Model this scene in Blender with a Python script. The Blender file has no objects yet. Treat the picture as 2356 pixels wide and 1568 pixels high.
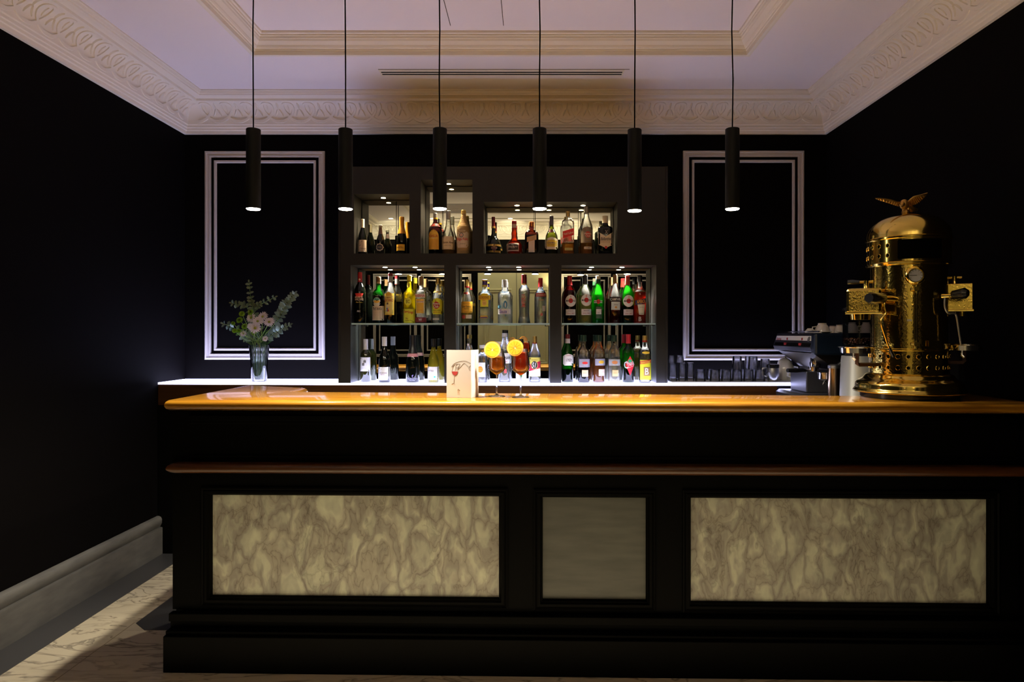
import bpy, bmesh, math, random
from mathutils import Vector, Matrix
S = bpy.context.scene
COL = S.collection
PI = math.pi
rnd = random.Random(7)

# ------------------------------------------------------------------ camera
F, CX, CY, EYE = 1571.0, 1222.0, 767.0, 1.45
cam_d = bpy.data.cameras.new('camera'); cam = bpy.data.objects.new('camera', cam_d); COL.objects.link(cam)
cam_d.sensor_width = 36.0; cam_d.lens = F * 36.0 / 2356
cam_d.shift_x = (1178 - CX) / 2356; cam_d.shift_y = (CY - 784) / 2356
cam_d.clip_start = .02
cam.location = (0, 0, EYE); cam.rotation_euler = (PI / 2, 0, 0)
S.camera = cam
def P(x, y, D): return Vector(((x - CX) * D / F, D, EYE - (y - CY) * D / F))
def XP(x, D): return (x - CX) * D / F
def ZP(y, D): return EYE - (y - CY) * D / F

# ------------------------------------------------------------------ world, view
w = bpy.data.worlds.new('world'); S.world = w; w.use_nodes = True
w.node_tree.nodes['Background'].inputs[0].default_value = (0, 0, 0, 1)
w.node_tree.nodes['Background'].inputs[1].default_value = 0
S.view_settings.view_transform = 'Standard'; S.view_settings.look = 'None'
S.view_settings.exposure = 0.0; S.view_settings.gamma = 1.0; S.view_settings.use_curve_mapping = False
cy = S.cycles
cy.max_bounces = 14; cy.transparent_max_bounces = 32; cy.diffuse_bounces = 4; cy.glossy_bounces = 6; cy.transmission_bounces = 12
cy.sample_clamp_indirect = 3.0; cy.use_denoising = True; cy.caustics_refractive = False; cy.caustics_reflective = False
E_LED, E_PEND, E_NICHE, E_UPPER, E_ROOM, E_FILL = 10.5, 145.0, 62.0, 26.0, 22.0, 45.0
C_LED = (0.58, 0.60, 1.0); C_WARM = (1.0, 0.80, 0.50); C_PEND = (1.0, .90, .72)

# ------------------------------------------------------------------ materials
MATS = {}
def sh(c): return (c[0], c[1], c[2], 1.0)
def mat(name, col, rough=.5, metal=0.0, spec=.5, emis=None, es=0.0, bump=None, coat=0.0, trans=0.0):
    if name in MATS: return MATS[name]
    m = bpy.data.materials.new(name); m.use_nodes = True
    b = m.node_tree.nodes['Principled BSDF']
    b.inputs['Base Color'].default_value = sh(col); b.inputs['Roughness'].default_value = rough
    b.inputs['Metallic'].default_value = metal; b.inputs['Specular IOR Level'].default_value = spec
    b.inputs['Coat Weight'].default_value = coat; b.inputs['Coat Roughness'].default_value = .06
    b.inputs['Transmission Weight'].default_value = trans
    if emis: b.inputs['Emission Color'].default_value = sh(emis); b.inputs['Emission Strength'].default_value = es
    if bump:
        N = m.node_tree.nodes; L = m.node_tree.links
        t = N.new('ShaderNodeTexNoise'); t.inputs['Scale'].default_value = bump[0]; t.inputs['Detail'].default_value = 2
        tc = N.new('ShaderNodeTexCoord'); L.new(tc.outputs['Object'], t.inputs['Vector'])
        bp = N.new('ShaderNodeBump'); bp.inputs['Strength'].default_value = bump[1]; bp.inputs['Distance'].default_value = bump[2]
        L.new(t.outputs['Fac'], bp.inputs['Height']); L.new(bp.outputs['Normal'], b.inputs['Normal'])
    MATS[name] = m; return m
def glass(name, tint, refr=.45, rough=0.0, ior=1.3, haze=.0, bump=0):
    if name in MATS: return MATS[name]
    m = bpy.data.materials.new(name); m.use_nodes = True
    N = m.node_tree.nodes; L = m.node_tree.links; N.clear()
    o = N.new('ShaderNodeOutputMaterial'); t = N.new('ShaderNodeBsdfTransparent'); r = N.new('ShaderNodeBsdfRefraction')
    g = N.new('ShaderNodeBsdfGlossy'); f = N.new('ShaderNodeFresnel'); a = N.new('ShaderNodeMixShader'); c = N.new('ShaderNodeMixShader')
    t.inputs[0].default_value = sh(tint); r.inputs[0].default_value = sh(tint); r.inputs['IOR'].default_value = ior
    r.inputs['Roughness'].default_value = rough; g.inputs['Roughness'].default_value = .02; f.inputs['IOR'].default_value = 1.5
    a.inputs[0].default_value = refr
    L.new(t.outputs[0], a.inputs[1]); L.new(r.outputs[0], a.inputs[2])
    h = N.new('ShaderNodeBsdfTranslucent'); h.inputs[0].default_value = sh(tint); hm = N.new('ShaderNodeMixShader'); hm.inputs[0].default_value = haze
    if bump:
        tc = N.new('ShaderNodeTexCoord'); mp = N.new('ShaderNodeMapping'); mp.inputs['Scale'].default_value = (1, 1, .35); nz = N.new('ShaderNodeTexNoise'); nz.inputs['Scale'].default_value = 60
        bp = N.new('ShaderNodeBump'); bp.inputs['Strength'].default_value = bump; bp.inputs['Distance'].default_value = .004
        L.new(tc.outputs['Object'], mp.inputs[0]); L.new(mp.outputs[0], nz.inputs['Vector']); L.new(nz.outputs['Fac'], bp.inputs['Height'])
        L.new(bp.outputs['Normal'], g.inputs['Normal']); L.new(bp.outputs['Normal'], r.inputs['Normal']); g.inputs[0].default_value = (1, 1, 1, 1)
    L.new(a.outputs[0], hm.inputs[1]); L.new(h.outputs[0], hm.inputs[2])
    L.new(f.outputs[0], c.inputs[0]); L.new(hm.outputs[0], c.inputs[1]); L.new(g.outputs[0], c.inputs[2]); L.new(c.outputs[0], o.inputs[0])
    MATS[name] = m; return m
def liquid(name, tint, dens=.35, body=None):
    """coloured drink: part clear tinted, part translucent body so that light shows its colour"""
    if name in MATS: return MATS[name]
    m = bpy.data.materials.new(name); m.use_nodes = True
    N = m.node_tree.nodes; L = m.node_tree.links; N.clear()
    o = N.new('ShaderNodeOutputMaterial'); t = N.new('ShaderNodeBsdfTransparent'); d = N.new('ShaderNodeBsdfTranslucent')
    g = N.new('ShaderNodeBsdfGlossy'); f = N.new('ShaderNodeFresnel'); a = N.new('ShaderNodeMixShader'); c = N.new('ShaderNodeMixShader')
    t.inputs[0].default_value = sh(tint); d.inputs[0].default_value = sh(tint); a.inputs[0].default_value = dens
    f.inputs[0].default_value = 1.2; g.inputs['Roughness'].default_value = .05
    d.inputs[0].default_value = sh(body or tint); df = N.new('ShaderNodeBsdfDiffuse'); df.inputs[0].default_value = sh(body or tint); dm_ = N.new('ShaderNodeMixShader'); dm_.inputs[0].default_value = .45
    L.new(d.outputs[0], dm_.inputs[1]); L.new(df.outputs[0], dm_.inputs[2])
    L.new(t.outputs[0], a.inputs[1]); L.new(dm_.outputs[0], a.inputs[2])
    L.new(f.outputs[0], c.inputs[0]); L.new(a.outputs[0], c.inputs[1]); L.new(g.outputs[0], c.inputs[2]); L.new(c.outputs[0], o.inputs[0])
    MATS[name] = m; return m
def flat(col, rough=.55):
    return mat('paint_%02x%02x%02x_%d' % (int(col[0]*255), int(col[1]*255), int(col[2]*255), int(rough*10)), col, rough)
def ramp(N, L, src, stops):
    r = N.new('ShaderNodeValToRGB'); e = r.color_ramp.elements
    while len(e) > 1: e.remove(e[0])
    e[0].position = stops[0][0]; e[0].color = sh(stops[0][1])
    for p, c in stops[1:]:
        k = e.new(p); k.color = sh(c)
    L.new(src, r.inputs[0]); return r
def wood(name, c0, c1, rough=.22, coat=.6, sc=(1.2, 18, 30)):
    m = mat(name, c0, rough, coat=coat); N = m.node_tree.nodes; L = m.node_tree.links; b = N['Principled BSDF']
    tc = N.new('ShaderNodeTexCoord'); mp = N.new('ShaderNodeMapping'); mp.inputs['Scale'].default_value = sc
    t = N.new('ShaderNodeTexNoise'); t.inputs['Scale'].default_value = 2.2; t.inputs['Detail'].default_value = 6; t.inputs['Distortion'].default_value = .6
    L.new(tc.outputs['Object'], mp.inputs[0]); L.new(mp.outputs[0], t.inputs['Vector'])
    r = ramp(N, L, t.outputs['Fac'], [(.3, c0), (.52, [(a + b2) / 2 for a, b2 in zip(c0, c1)]), (.72, c1)])
    L.new(r.outputs[0], b.inputs['Base Color']); return m

M_plaster = mat('plaster_white', (.82, .77, .70), .75)
M_ceiling = mat('ceiling_paint', (.85, .80, .86), .8, bump=(90, .05, .002))
M_wall = mat('wall_black_paint', (.0024, .0019, .0020), .8, spec=.04, bump=(60, .12, .002))
M_frame = mat('moulding_paint', (.52, .48, .46), .6)
M_black = mat('black_lacquer', (.0014, .0013, .0011), .5, spec=.05, bump=(120, .1, .001))
M_cab = mat('shelving_graphite', (.0125, .0112, .0112), .5, spec=.3)
M_bmetal = mat('pendant_black', (.005, .005, .005), .5, spec=.2)
M_bar = wood('bar_top_wood', (.14, .052, .004), (.29, .130, .010), rough=.2)
M_ledge = wood('ledge_wood', (.045, .013, .003), (.085, .028, .004), rough=.35, coat=.25)
M_mahog = wood('mahogany', (.026, .009, .002), (.050, .018, .004), rough=.6, coat=0)
M_mahog.node_tree.nodes['Principled BSDF'].inputs['Specular IOR Level'].default_value = .1
M_chrome = mat('chrome', (.75, .75, .76), .12, 1.0)
M_steel = mat('brushed_steel', (.42, .42, .43), .34, 1.0, bump=(300, .1, .001))
M_dsteel = mat('dark_steel', (.10, .10, .12), .35, .8)
M_brass = mat('polished_brass', (.78, .58, .15), .13, 1.0)
M_ham = mat('hammered_brass', (.76, .56, .14), .11, 1.0, bump=(105, .22, .003))
M_bronze = mat('bronze_cast', (.60, .34, .08), .36, .85)
M_bplastic = mat('black_plastic', (.008, .008, .009), .2)
M_porc = mat('porcelain', (.75, .72, .64), .18, coat=.4)
M_clear = glass('clear_glass', (.95, .97, .96), .3, haze=.03)
M_tumb = glass('tumbler_glass', (.98, .985, 1.0), .12, haze=.13)

def marble(name, white, vein, scale=1.0):
    m = mat(name, white, .22); N = m.node_tree.nodes; L = m.node_tree.links; b = N['Principled BSDF']
    tc = N.new('ShaderNodeTexCoord'); mp = N.new('ShaderNodeMapping'); mp.inputs['Rotation'].default_value = (0, 0, .75); mp.inputs['Scale'].default_value = (1.0 * scale, 3.2 * scale, 1)
    n = N.new('ShaderNodeTexNoise'); n.inputs['Scale'].default_value = 1.6; n.inputs['Detail'].default_value = 9; n.inputs['Distortion'].default_value = 1.6
    L.new(tc.outputs['Object'], mp.inputs[0]); L.new(mp.outputs[0], n.inputs['Vector'])
    lo = [a * .92 for a in white]
    r = ramp(N, L, n.outputs['Fac'], [(.0, lo), (.46, white), (.495, vein), (.51, white), (.60, lo), (.63, [(a + c) / 2 for a, c in zip(white, vein)]), (.645, white), (1, white)])
    L.new(r.outputs[0], b.inputs['Base Color']); return m
M_marble = marble('floor_marble_white', (.56, .49, .36), (.24, .21, .16))
M_slate = mat('floor_slate_dark', (.05, .05, .052), .35)
def stone(name, c0, c1):
    m = mat(name, c0, .45); N = m.node_tree.nodes; L = m.node_tree.links; b = N['Principled BSDF']
    tc = N.new('ShaderNodeTexCoord'); mp = N.new('ShaderNodeMapping'); mp.inputs['Rotation'].default_value = (0, .7, 0); mp.inputs['Scale'].default_value = (2, 3, 12)
    n = N.new('ShaderNodeTexNoise'); n.inputs['Scale'].default_value = 2.5; n.inputs['Detail'].default_value = 8
    L.new(tc.outputs['Object'], mp.inputs[0]); L.new(mp.outputs[0], n.inputs['Vector'])
    r = ramp(N, L, n.outputs['Fac'], [(.3, c0), (.7, c1)]); L.new(r.outputs[0], b.inputs['Base Color']); return m
M_base = stone('baseboard_stone', (.095, .092, .088), (.14, .135, .125))
M_greystone = stone('grey_slate_panel', (.065, .068, .060), (.10, .103, .09))
def panel_marble():
    m = mat('panel_marble_beige', (.4, .36, .26), .28); N = m.node_tree.nodes; L = m.node_tree.links; b = N['Principled BSDF']
    tc = N.new('ShaderNodeTexCoord'); mp = N.new('ShaderNodeMapping')
    mp.inputs['Rotation'].default_value = (0, .35, 0); mp.inputs['Scale'].default_value = (10, 1, 5.2)
    L.new(tc.outputs['Object'], mp.inputs[0])
    def warp(src, sc, amt, det):
        n = N.new('ShaderNodeTexNoise'); n.inputs['Scale'].default_value = sc; n.inputs['Detail'].default_value = det; L.new(src, n.inputs['Vector'])
        sb = N.new('ShaderNodeVectorMath'); sb.operation = 'SUBTRACT'; sb.inputs[1].default_value = (.5, .5, .5); L.new(n.outputs['Color'], sb.inputs[0])
        sc_n = N.new('ShaderNodeVectorMath'); sc_n.operation = 'SCALE'; sc_n.inputs['Scale'].default_value = amt; L.new(sb.outputs[0], sc_n.inputs[0])
        ad = N.new('ShaderNodeVectorMath'); ad.operation = 'ADD'; L.new(src, ad.inputs[0]); L.new(sc_n.outputs[0], ad.inputs[1]); return ad.outputs[0]
    w1 = warp(mp.outputs[0], .8, 2.6, 3); w2 = warp(w1, 4.0, .35, 6)
    v = N.new('ShaderNodeTexVoronoi'); v.feature = 'DISTANCE_TO_EDGE'; v.inputs['Scale'].default_value = 1.1; L.new(w2, v.inputs['Vector'])
    v2 = N.new('ShaderNodeTexVoronoi'); v2.feature = 'DISTANCE_TO_EDGE'; v2.inputs['Scale'].default_value = 2.2; L.new(w2, v2.inputs['Vector'])
    r1 = ramp(N, L, v.outputs['Distance'], [(0, (.24, .225, .18)), (.018, (.36, .34, .28)), (.14, (.43, .42, .35)), (.24, (.54, .56, .44)), (.5, (.63, .66, .51)), (1, (.63, .66, .51))])
    r2 = ramp(N, L, v2.outputs['Distance'], [(0, (.66, .64, .64)), (.03, (.85, .84, .84)), (.18, (1, 1, 1))])
    n = N.new('ShaderNodeTexNoise'); n.inputs['Scale'].default_value = .55; n.inputs['Detail'].default_value = 2; L.new(w1, n.inputs['Vector'])
    r3 = ramp(N, L, n.outputs['Fac'], [(.50, (0, 0, 0)), (.60, (1, 1, 1))])
    mu = N.new('ShaderNodeMixRGB'); mu.blend_type = 'MULTIPLY'
    L.new(r3.outputs[0], mu.inputs[0]); L.new(r1.outputs[0], mu.inputs[1]); L.new(r2.outputs[0], mu.inputs[2])
    n4 = N.new('ShaderNodeTexNoise'); n4.inputs['Scale'].default_value = 1.3; n4.inputs['Detail'].default_value = 1; L.new(w1, n4.inputs['Vector'])
    r4 = ramp(N, L, n4.outputs['Fac'], [(.42, (.78, .77, .80)), (.56, (1, 1, 1))])
    m2 = N.new('ShaderNodeMixRGB'); m2.blend_type = 'MULTIPLY'; m2.inputs[0].default_value = .9
    L.new(mu.outputs[0], m2.inputs[1]); L.new(r4.outputs[0], m2.inputs[2]); L.new(m2.outputs[0], b.inputs['Base Color']); return m
M_pmarble = panel_marble()
M_mirror = mat('mirror_silver', (.62, .64, .57), .0, 1.0)
M_edge = mat('glass_shelf_edge', (.50, .74, .80), .2)
M_shelfglass = glass('shelf_glass', (.80, .93, .93), .0)
M_ledpanel = mat('backlit_glass', (.75, .78, .9), .12, emis=C_LED, es=E_LED)
M_disc = mat('lamp_disc', (1, 1, 1), .5, emis=(1, .93, .78), es=45)
M_spotdisc = mat('spot_disc', (1, 1, 1), .5, emis=(1, .82, .52), es=16)
M_spotcool = mat('spot_disc_cool', (1, 1, 1), .5, emis=(1, .92, .76), es=16)

# ------------------------------------------------------------------ mesh builder
class MB:
    def __init__(s): s.v = []; s.f = []
    def add(s, vs, fs):
        o = len(s.v); s.v += [tuple(p) for p in vs]; s.f += [tuple(i + o for i in f) for f in fs]; return s
    def box(s, x0, x1, y0, y1, z0, z1, rot=0, piv=None):
        vs = [Vector((x, y, z)) for x in (x0, x1) for y in (y0, y1) for z in (z0, z1)]
        if rot:
            piv = piv or Vector(((x0 + x1) / 2, (y0 + y1) / 2, 0)); R = Matrix.Rotation(rot, 3, 'Z')
            vs = [R @ (p - piv) + piv for p in vs]
        return s.add(vs, [(0, 1, 3, 2), (4, 6, 7, 5), (0, 4, 5, 1), (2, 3, 7, 6), (0, 2, 6, 4), (1, 5, 7, 3)])
    def hexa(s, bot, top):
        """bot, top: lists of points in the same order"""
        n = len(bot)
        return s.add(list(bot) + list(top), [tuple(range(n - 1, -1, -1)), tuple(range(n, 2 * n))] + [(i, (i + 1) % n, n + (i + 1) % n, n + i) for i in range(n)])
    def prism(s, poly, z0, z1): return s.hexa([(x, y, z0) for x, y in poly], [(x, y, z1) for x, y in poly])
    def rings(s, rings, closed=True, caps=True):
        n = len(rings[0]); vs = [p for r in rings for p in r]; fs = []
        for i in range(len(rings) - 1):
            for j in range(n if closed else n - 1):
                fs.append((i * n + j, i * n + (j + 1) % n, (i + 1) * n + (j + 1) % n, (i + 1) * n + j))
        if caps and closed:
            fs.append(tuple(range(n - 1, -1, -1))); fs.append(tuple(range((len(rings) - 1) * n, len(rings) * n)))
        return s.add(vs, fs)
    def lathe(s, prof, c=(0, 0, 0), seg=28, sq=2.0, axis='Z', ry=1.0, caps=True, a0=0):
        c = Vector(c); rs = []
        for z, r in prof:
            ring = []
            for k in range(seg):
                a = 2 * PI * (k + .5) / seg + a0; ca, sa = math.cos(a), math.sin(a)
                q = (abs(ca) ** sq + abs(sa) ** sq) ** (-1 / sq)
                x, y = r * q * ca, r * q * sa * ry
                if axis == 'Z': p = Vector((x, y, z))
                elif axis == 'X': p = Vector((z, x, y))
                else: p = Vector((x, z, y))
                ring.append(c + p)
            rs.append(ring)
        if axis == 'Y': rs = [r[::-1] for r in rs]
        return s.rings(rs, True, caps)
    def tube(s, pts, r, seg=8, caps=True, flat=None):
        pts = [Vector(p) for p in pts]; n = len(pts)
        rr = r if isinstance(r, (list, tuple)) else [r] * n; rs = []
        up = None
        for i, p in enumerate(pts):
            t = (pts[min(i + 1, n - 1)] - pts[max(i - 1, 0)]).normalized()
            if up is None:
                up = Vector((0, 0, 1)) if abs(t.z) < .9 else Vector((1, 0, 0))
            a = t.cross(up).normalized(); up = a.cross(t).normalized()
            rs.append([p + a * rr[i] * math.cos(2 * PI * k / seg) + up * rr[i] * math.sin(2 * PI * k / seg) for k in range(seg)])
        return s.rings(rs, True, caps)
    def sph(s, c, rx, ry=None, rz=None, seg=12, n=7, M=None):
        ry = ry or rx; rz = rz or rx; rs = []
        for i in range(n + 1):
            a = -PI / 2 + PI * (i + .08) / (n + .16); rs.append([])
            for k in range(seg):
                b = 2 * PI * k / seg
                p = Vector((rx * math.cos(a) * math.cos(b), ry * math.cos(a) * math.sin(b), rz * math.sin(a)))
                if M: p = M @ p
                rs[-1].append(Vector(c) + p)
        return s.rings(rs)
    def torus(s, c, R, r, nrm=(0, 0, 1), seg=20, k=6):
        q = Vector(nrm).to_track_quat('Z', 'Y'); rs = []
        for i in range(seg):
            a = 2 * PI * i / seg
            rs.append([Vector(c) + q @ Vector(((R + r * math.cos(2 * PI * j / k)) * math.cos(a), (R + r * math.cos(2 * PI * j / k)) * math.sin(a), r * math.sin(2 * PI * j / k))) for j in range(k)])
        rs.append(rs[0]); return s.rings(rs, True, False)
    def disc(s, c, R, nrm=(0, 0, 1), th=.001, seg=20):
        q = Vector(nrm).to_track_quat('Z', 'Y'); n = Vector(nrm).normalized()
        ring = [Vector(c) + q @ Vector((R * math.cos(2 * PI * i / seg), R * math.sin(2 * PI * i / seg), 0)) for i in range(seg)]
        return s.hexa(ring, [p + n * th for p in ring])
    def rectsweep(s, x0, x1, y0, y1, prof, fn):
        """mitred moulding round a rectangle; prof = (inset, height) points; fn(a,b,h)->3D"""
        rs = []
        for i, h in prof:
            rs.append([fn(x0 + i, y0 + i, h), fn(x1 - i, y0 + i, h), fn(x1 - i, y1 - i, h), fn(x0 + i, y1 - i, h)])
        n = 4; vs = [p for r in rs for p in r]; fs = []
        for i in range(len(rs) - 1):
            for j in range(4): fs.append((i * n + j, i * n + (j + 1) % n, (i + 1) * n + (j + 1) % n, (i + 1) * n + j))
        return s.add(vs, fs)

def smooth_by_angle(me, ang=35):
    bm = bmesh.new(); bm.from_mesh(me)
    bmesh.ops.recalc_face_normals(bm, faces=bm.faces)
    for f in bm.faces: f.smooth = True
    lim = math.radians(ang)
    for e in bm.edges:
        if len(e.link_faces) == 2 and e.calc_face_angle(0) > lim: e.smooth = False
    bm.to_mesh(me); bm.free()
def mesh_obj(name, mb, m, parent=None, off=None, smooth=True, bevel=0, ang=35, normals=True):
    me = bpy.data.meshes.new(name)
    vs = mb.v if off is None else [(v[0] - off[0], v[1] - off[1], v[2] - off[2]) for v in mb.v]
    me.from_pydata(vs, [], mb.f); me.update()
    if smooth: smooth_by_angle(me, ang)
    o = bpy.data.objects.new(name, me); COL.objects.link(o)
    if m: me.materials.append(m)
    if parent: o.parent = parent
    if bevel:
        b = o.modifiers.new('bevel', 'BEVEL'); b.width = bevel; b.segments = 2; b.limit_method = 'ANGLE'; b.angle_limit = math.radians(40)
        b.harden_normals = False
    return o
class Thing:
    def __init__(s, name, label, cat, loc=(0, 0, 0), group=None, rz=0, local=False):
        s.o = bpy.data.objects.new(name, None); COL.objects.link(s.o); s.o.empty_display_size = .05
        s.o.location = loc; s.o.rotation_euler = (0, 0, rz); s.o['label'] = label; s.o['category'] = cat
        if group: s.o['group'] = group
        s.off = None if local else Vector(loc)
    def part(s, name, mb, m, parent=None, label=None, **k):
        o = mesh_obj(name, mb, m, parent or s.o, s.off, **k)
        if label: o['label'] = label
        return o
def tag(o, label, cat, group=None, kind=None):
    o['label'] = label; o['category'] = cat
    if group: o['group'] = group
    if kind: o['kind'] = kind
    return o
def struct(name, mb, m, label=None, parent=None, **k):
    o = mesh_obj(name, mb, m, parent, **k)
    if parent is None:
        o['kind'] = 'structure'
        if label: o['label'] = label
    return o
def light(kind, name, loc, energy, col, size=.02, spot=None, blend=.6, target=None, parent=None):
    d = bpy.data.lights.new(name, kind); d.energy = energy; d.color = col
    o = bpy.data.objects.new(name, d); COL.objects.link(o)
    if kind == 'SPOT': d.spot_size = spot; d.spot_blend = blend; d.shadow_soft_size = size
    elif kind == 'POINT': d.shadow_soft_size = size
    o.location = loc
    if parent: o.parent = parent
    return o

# ================================================================== ROOM SHELL
RX0, RX1, RY0, RY1 = -2.465, 2.10, -1.0, 4.86
ZC, ZT, ZTT = 2.865, 3.11, 3.216
TX0, TX1, TY0, TY1 = -1.65, 1.29, -.10, 4.06
struct('floor', MB().box(RX0 - .1, RX1 + .1, RY0 - .1, RY1 + .1, -.1, 0), M_marble, 'white veined marble floor with dark slate borders', smooth=False)
struct('trim_1', MB().box(RX0, -2.253, RY0, 4.5, 0, .0012), M_slate, 'dark slate border strip along the left wall', smooth=False)
struct('trim_2', MB().prism([(-1.98, 3.42), (-1.892, 3.34), (-1.45, 3.34), (-1.45, 4.3), (-1.98, 4.3)], 0, .0016), M_slate, 'dark slate inlay with a clipped corner', smooth=False)
struct('trim_3', MB().box(-1.993, -1.990, RY0, 3.43, 0, .0008), mat('grout', (.22, .18, .11), .8), 'thin floor joint', smooth=False)
struct('wall_left', MB().box(RX0 - .12, RX0, RY0 - .12, RY1 + .12, 0, ZT + .2), M_wall, smooth=False)
struct('wall_right', MB().box(RX1, RX1 + .12, RY0 - .12, RY1 + .12, 0, ZT + .2), M_wall, smooth=False)
struct('wall_back', MB().box(RX0, RX1, RY1, RY1 + .12, 0, ZT + .2), M_wall, smooth=False)
struct('wall_front', MB().box(RX0, RX1, RY0 - .12, RY0, 0, ZT + .2), M_wall, smooth=False)
cm = MB()
cm.box(RX0, TX0, RY0, RY1, ZT, ZT + .2).box(TX1, RX1, RY0, RY1, ZT, ZT + .2)
cm.box(TX0, TX1, RY0, TY0, ZT, ZT + .2).box(TX0, TX1, TY1, RY1, ZT, ZT + .2)
cm.box(TX0, TX1, TY0, TY1, ZTT, ZTT + .1)
struct('ceiling', cm, M_ceiling, 'white plaster ceiling with a recessed tray', smooth=False)
# cornice: bottom bands, cove frieze, stepped top
cove = [(.045 + .105 * (1 - math.cos(t * PI / 2 / 8)), 2.925 + .125 * math.sin(t * PI / 2 / 8)) for t in range(9)]
corn = [(0, ZC), (.020, ZC), (.022, 2.884), (.028, 2.889), (.030, 2.902), (.038, 2.905), (.040, 2.919), (.045, 2.925)] + cove[1:] + \
       [(.154, 3.052), (.160, 3.052), (.163, 3.066), (.178, 3.074), (.198, 3.078), (.201, 3.086), (.207, 3.088), (.212, 3.10), (.2206, 3.102), (.2206, ZT + .002)]
cb = MB().rectsweep(RX0, RX1, RY0, RY1, corn, lambda a, b, h: (a, b, h))
cornice = struct('trim_4', cb, M_plaster, 'white plaster cornice round the room', smooth=True, ang=18)
# leaf relief on the cove
def cove_pt(v, h=0.0):
    a = max(0, min(1, v)) * PI / 2
    p = .045 + .105 * (1 - math.cos(a)); z = 2.925 + .125 * math.sin(a)
    nx, nz = math.cos(a), -math.sin(a)     # towards the room
    return p + nx * h, z + nz * h
def wall_frame(side):
    return {'back': (RX0, RX1, lambda u, p, z: Vector((u, RY1 - p, z))), 'front': (RX0, RX1, lambda u, p, z: Vector((u, RY0 + p, z))),
            'left': (RY0, RY1, lambda u, p, z: Vector((RX0 + p, u, z))), 'right': (RY0, RY1, lambda u, p, z: Vector((RX1 - p, u, z)))}[side]
def catmull(cp, n=4):
    out = []
    for i in range(len(cp) - 1):
        p0 = Vector(cp[max(i - 1, 0)]); p1 = Vector(cp[i]); p2 = Vector(cp[i + 1]); p3 = Vector(cp[min(i + 2, len(cp) - 1)])
        for k in range(n):
            t = k / n
            out.append(.5 * ((2 * p1) + (p2 - p0) * t + (2 * p0 - 5 * p1 + 4 * p2 - p3) * t * t + (3 * p1 - p0 - 3 * p2 + p3) * t ** 3))
    out.append(Vector(cp[-1])); return out
loop = catmull([(-.5, .10), (-.28, .12), (.02, .27), (.22, .52), (.19, .80), (0, .90), (-.19, .80), (-.22, .52), (-.02, .27), (.28, .12), (.5, .10)], 4)
rb = MB()
for side in ('back', 'left', 'right', 'front'):
    u0, u1, fn = wall_frame(side); u0 += .12; u1 -= .12; n = int(round((u1 - u0) / .146)); step = (u1 - u0) / n
    for i in range(n):
        uc = u0 + step * (i + .5)
        def S3(u, v, h):
            p, z = cove_pt(v, h); return fn(uc + u * step, p, z)
        left, right, ctr = [], [], []
        rows = []
        for k, q in enumerate(loop):     # flat raised ribbon
            t = (loop[min(k + 1, len(loop) - 1)] - loop[max(k - 1, 0)]).normalized(); nn = Vector((-t.y, t.x)) * .060
            rows.append([S3(q.x + nn.x * 1.05, q.y + nn.y, -.001), S3(q.x + nn.x * .8, q.y + nn.y * .8, .006), S3(q.x - nn.x * .8, q.y - nn.y * .8, .006), S3(q.x - nn.x * 1.05, q.y - nn.y, -.001)])
        rb.rings(rows, closed=False)
        def leaf(u, v, lu, lv, ang, h=.007):
            ca, sa = math.cos(ang), math.sin(ang); rws = []
            for a in range(5):
                tt = -1 + a / 2; wd = math.cos(tt * PI / 2) ** .7 if abs(tt) < 1 else .02
                row = []
                for b in (-1, 0, 1):
                    x, y = b * lu * wd, tt * lv
                    row.append(S3(u + x * ca - y * sa, v + x * sa + y * ca, h if b == 0 else -.001))
                rws.append(row)
            rb.rings(rws, closed=False)
        leaf(.5, .72, .07, .20, 0); leaf(.39, .42, .055, .16, -.5); leaf(.61, .42, .055, .16, .5); leaf(0, .60, .04, .16, 0, .005)
struct('leaf_relief', rb, M_plaster, parent=cornice, smooth=True, ang=60)
# tray moulding
tray = [(-.012, ZT + .001), (-.012, ZT - .010), (.0, ZT - .012), (.012, ZT - .010), (.014, ZT + .012), (.018, ZT + .014), (.020, ZT + .024), (.026, ZT + .026), (.028, ZT + .030)] + \
       [(.030 + .026 * math.sin(t * PI / 8) ** 2 * 1.0, ZT + .032 + .034 * t / 4) for t in range(5)] + [(.060, ZT + .070), (.062, ZT + .080), (.067, ZT + .082), (.069, ZT + .091), (.079, ZT + .093), (.079, ZTT + .001)]
struct('trim_5', MB().rectsweep(TX0, TX1, TY0, TY1, tray, lambda a, b, h: (a, b, h)), M_plaster, 'moulding round the ceiling tray', ang=18)
# baseboard left (and right, front)
bprof = [(0, .25), (.012, .25), (.026, .243), (.033, .228), (.032, .205), (.024, .186), (.020, .178), (.034, .176), (.036, .171), (.036, 0)]
bb = MB(); n = len(bprof)
bb.rings([[(RX0 + p, y, z) for p, z in bprof] + [(RX0, y, 0)] for y in (RY0, 4.50)], closed=True, caps=True)
struct('baseboard_left', bb, M_base, 'tall grey stone baseboard on the left wall', ang=30)
bb = MB().rings([[(RX1 - p, y, z) for p, z in bprof] + [(RX1, y, 0)] for y in (RY0, 2.6)], closed=True, caps=True)
struct('baseboard_right', bb, M_base, ang=30)

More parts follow.
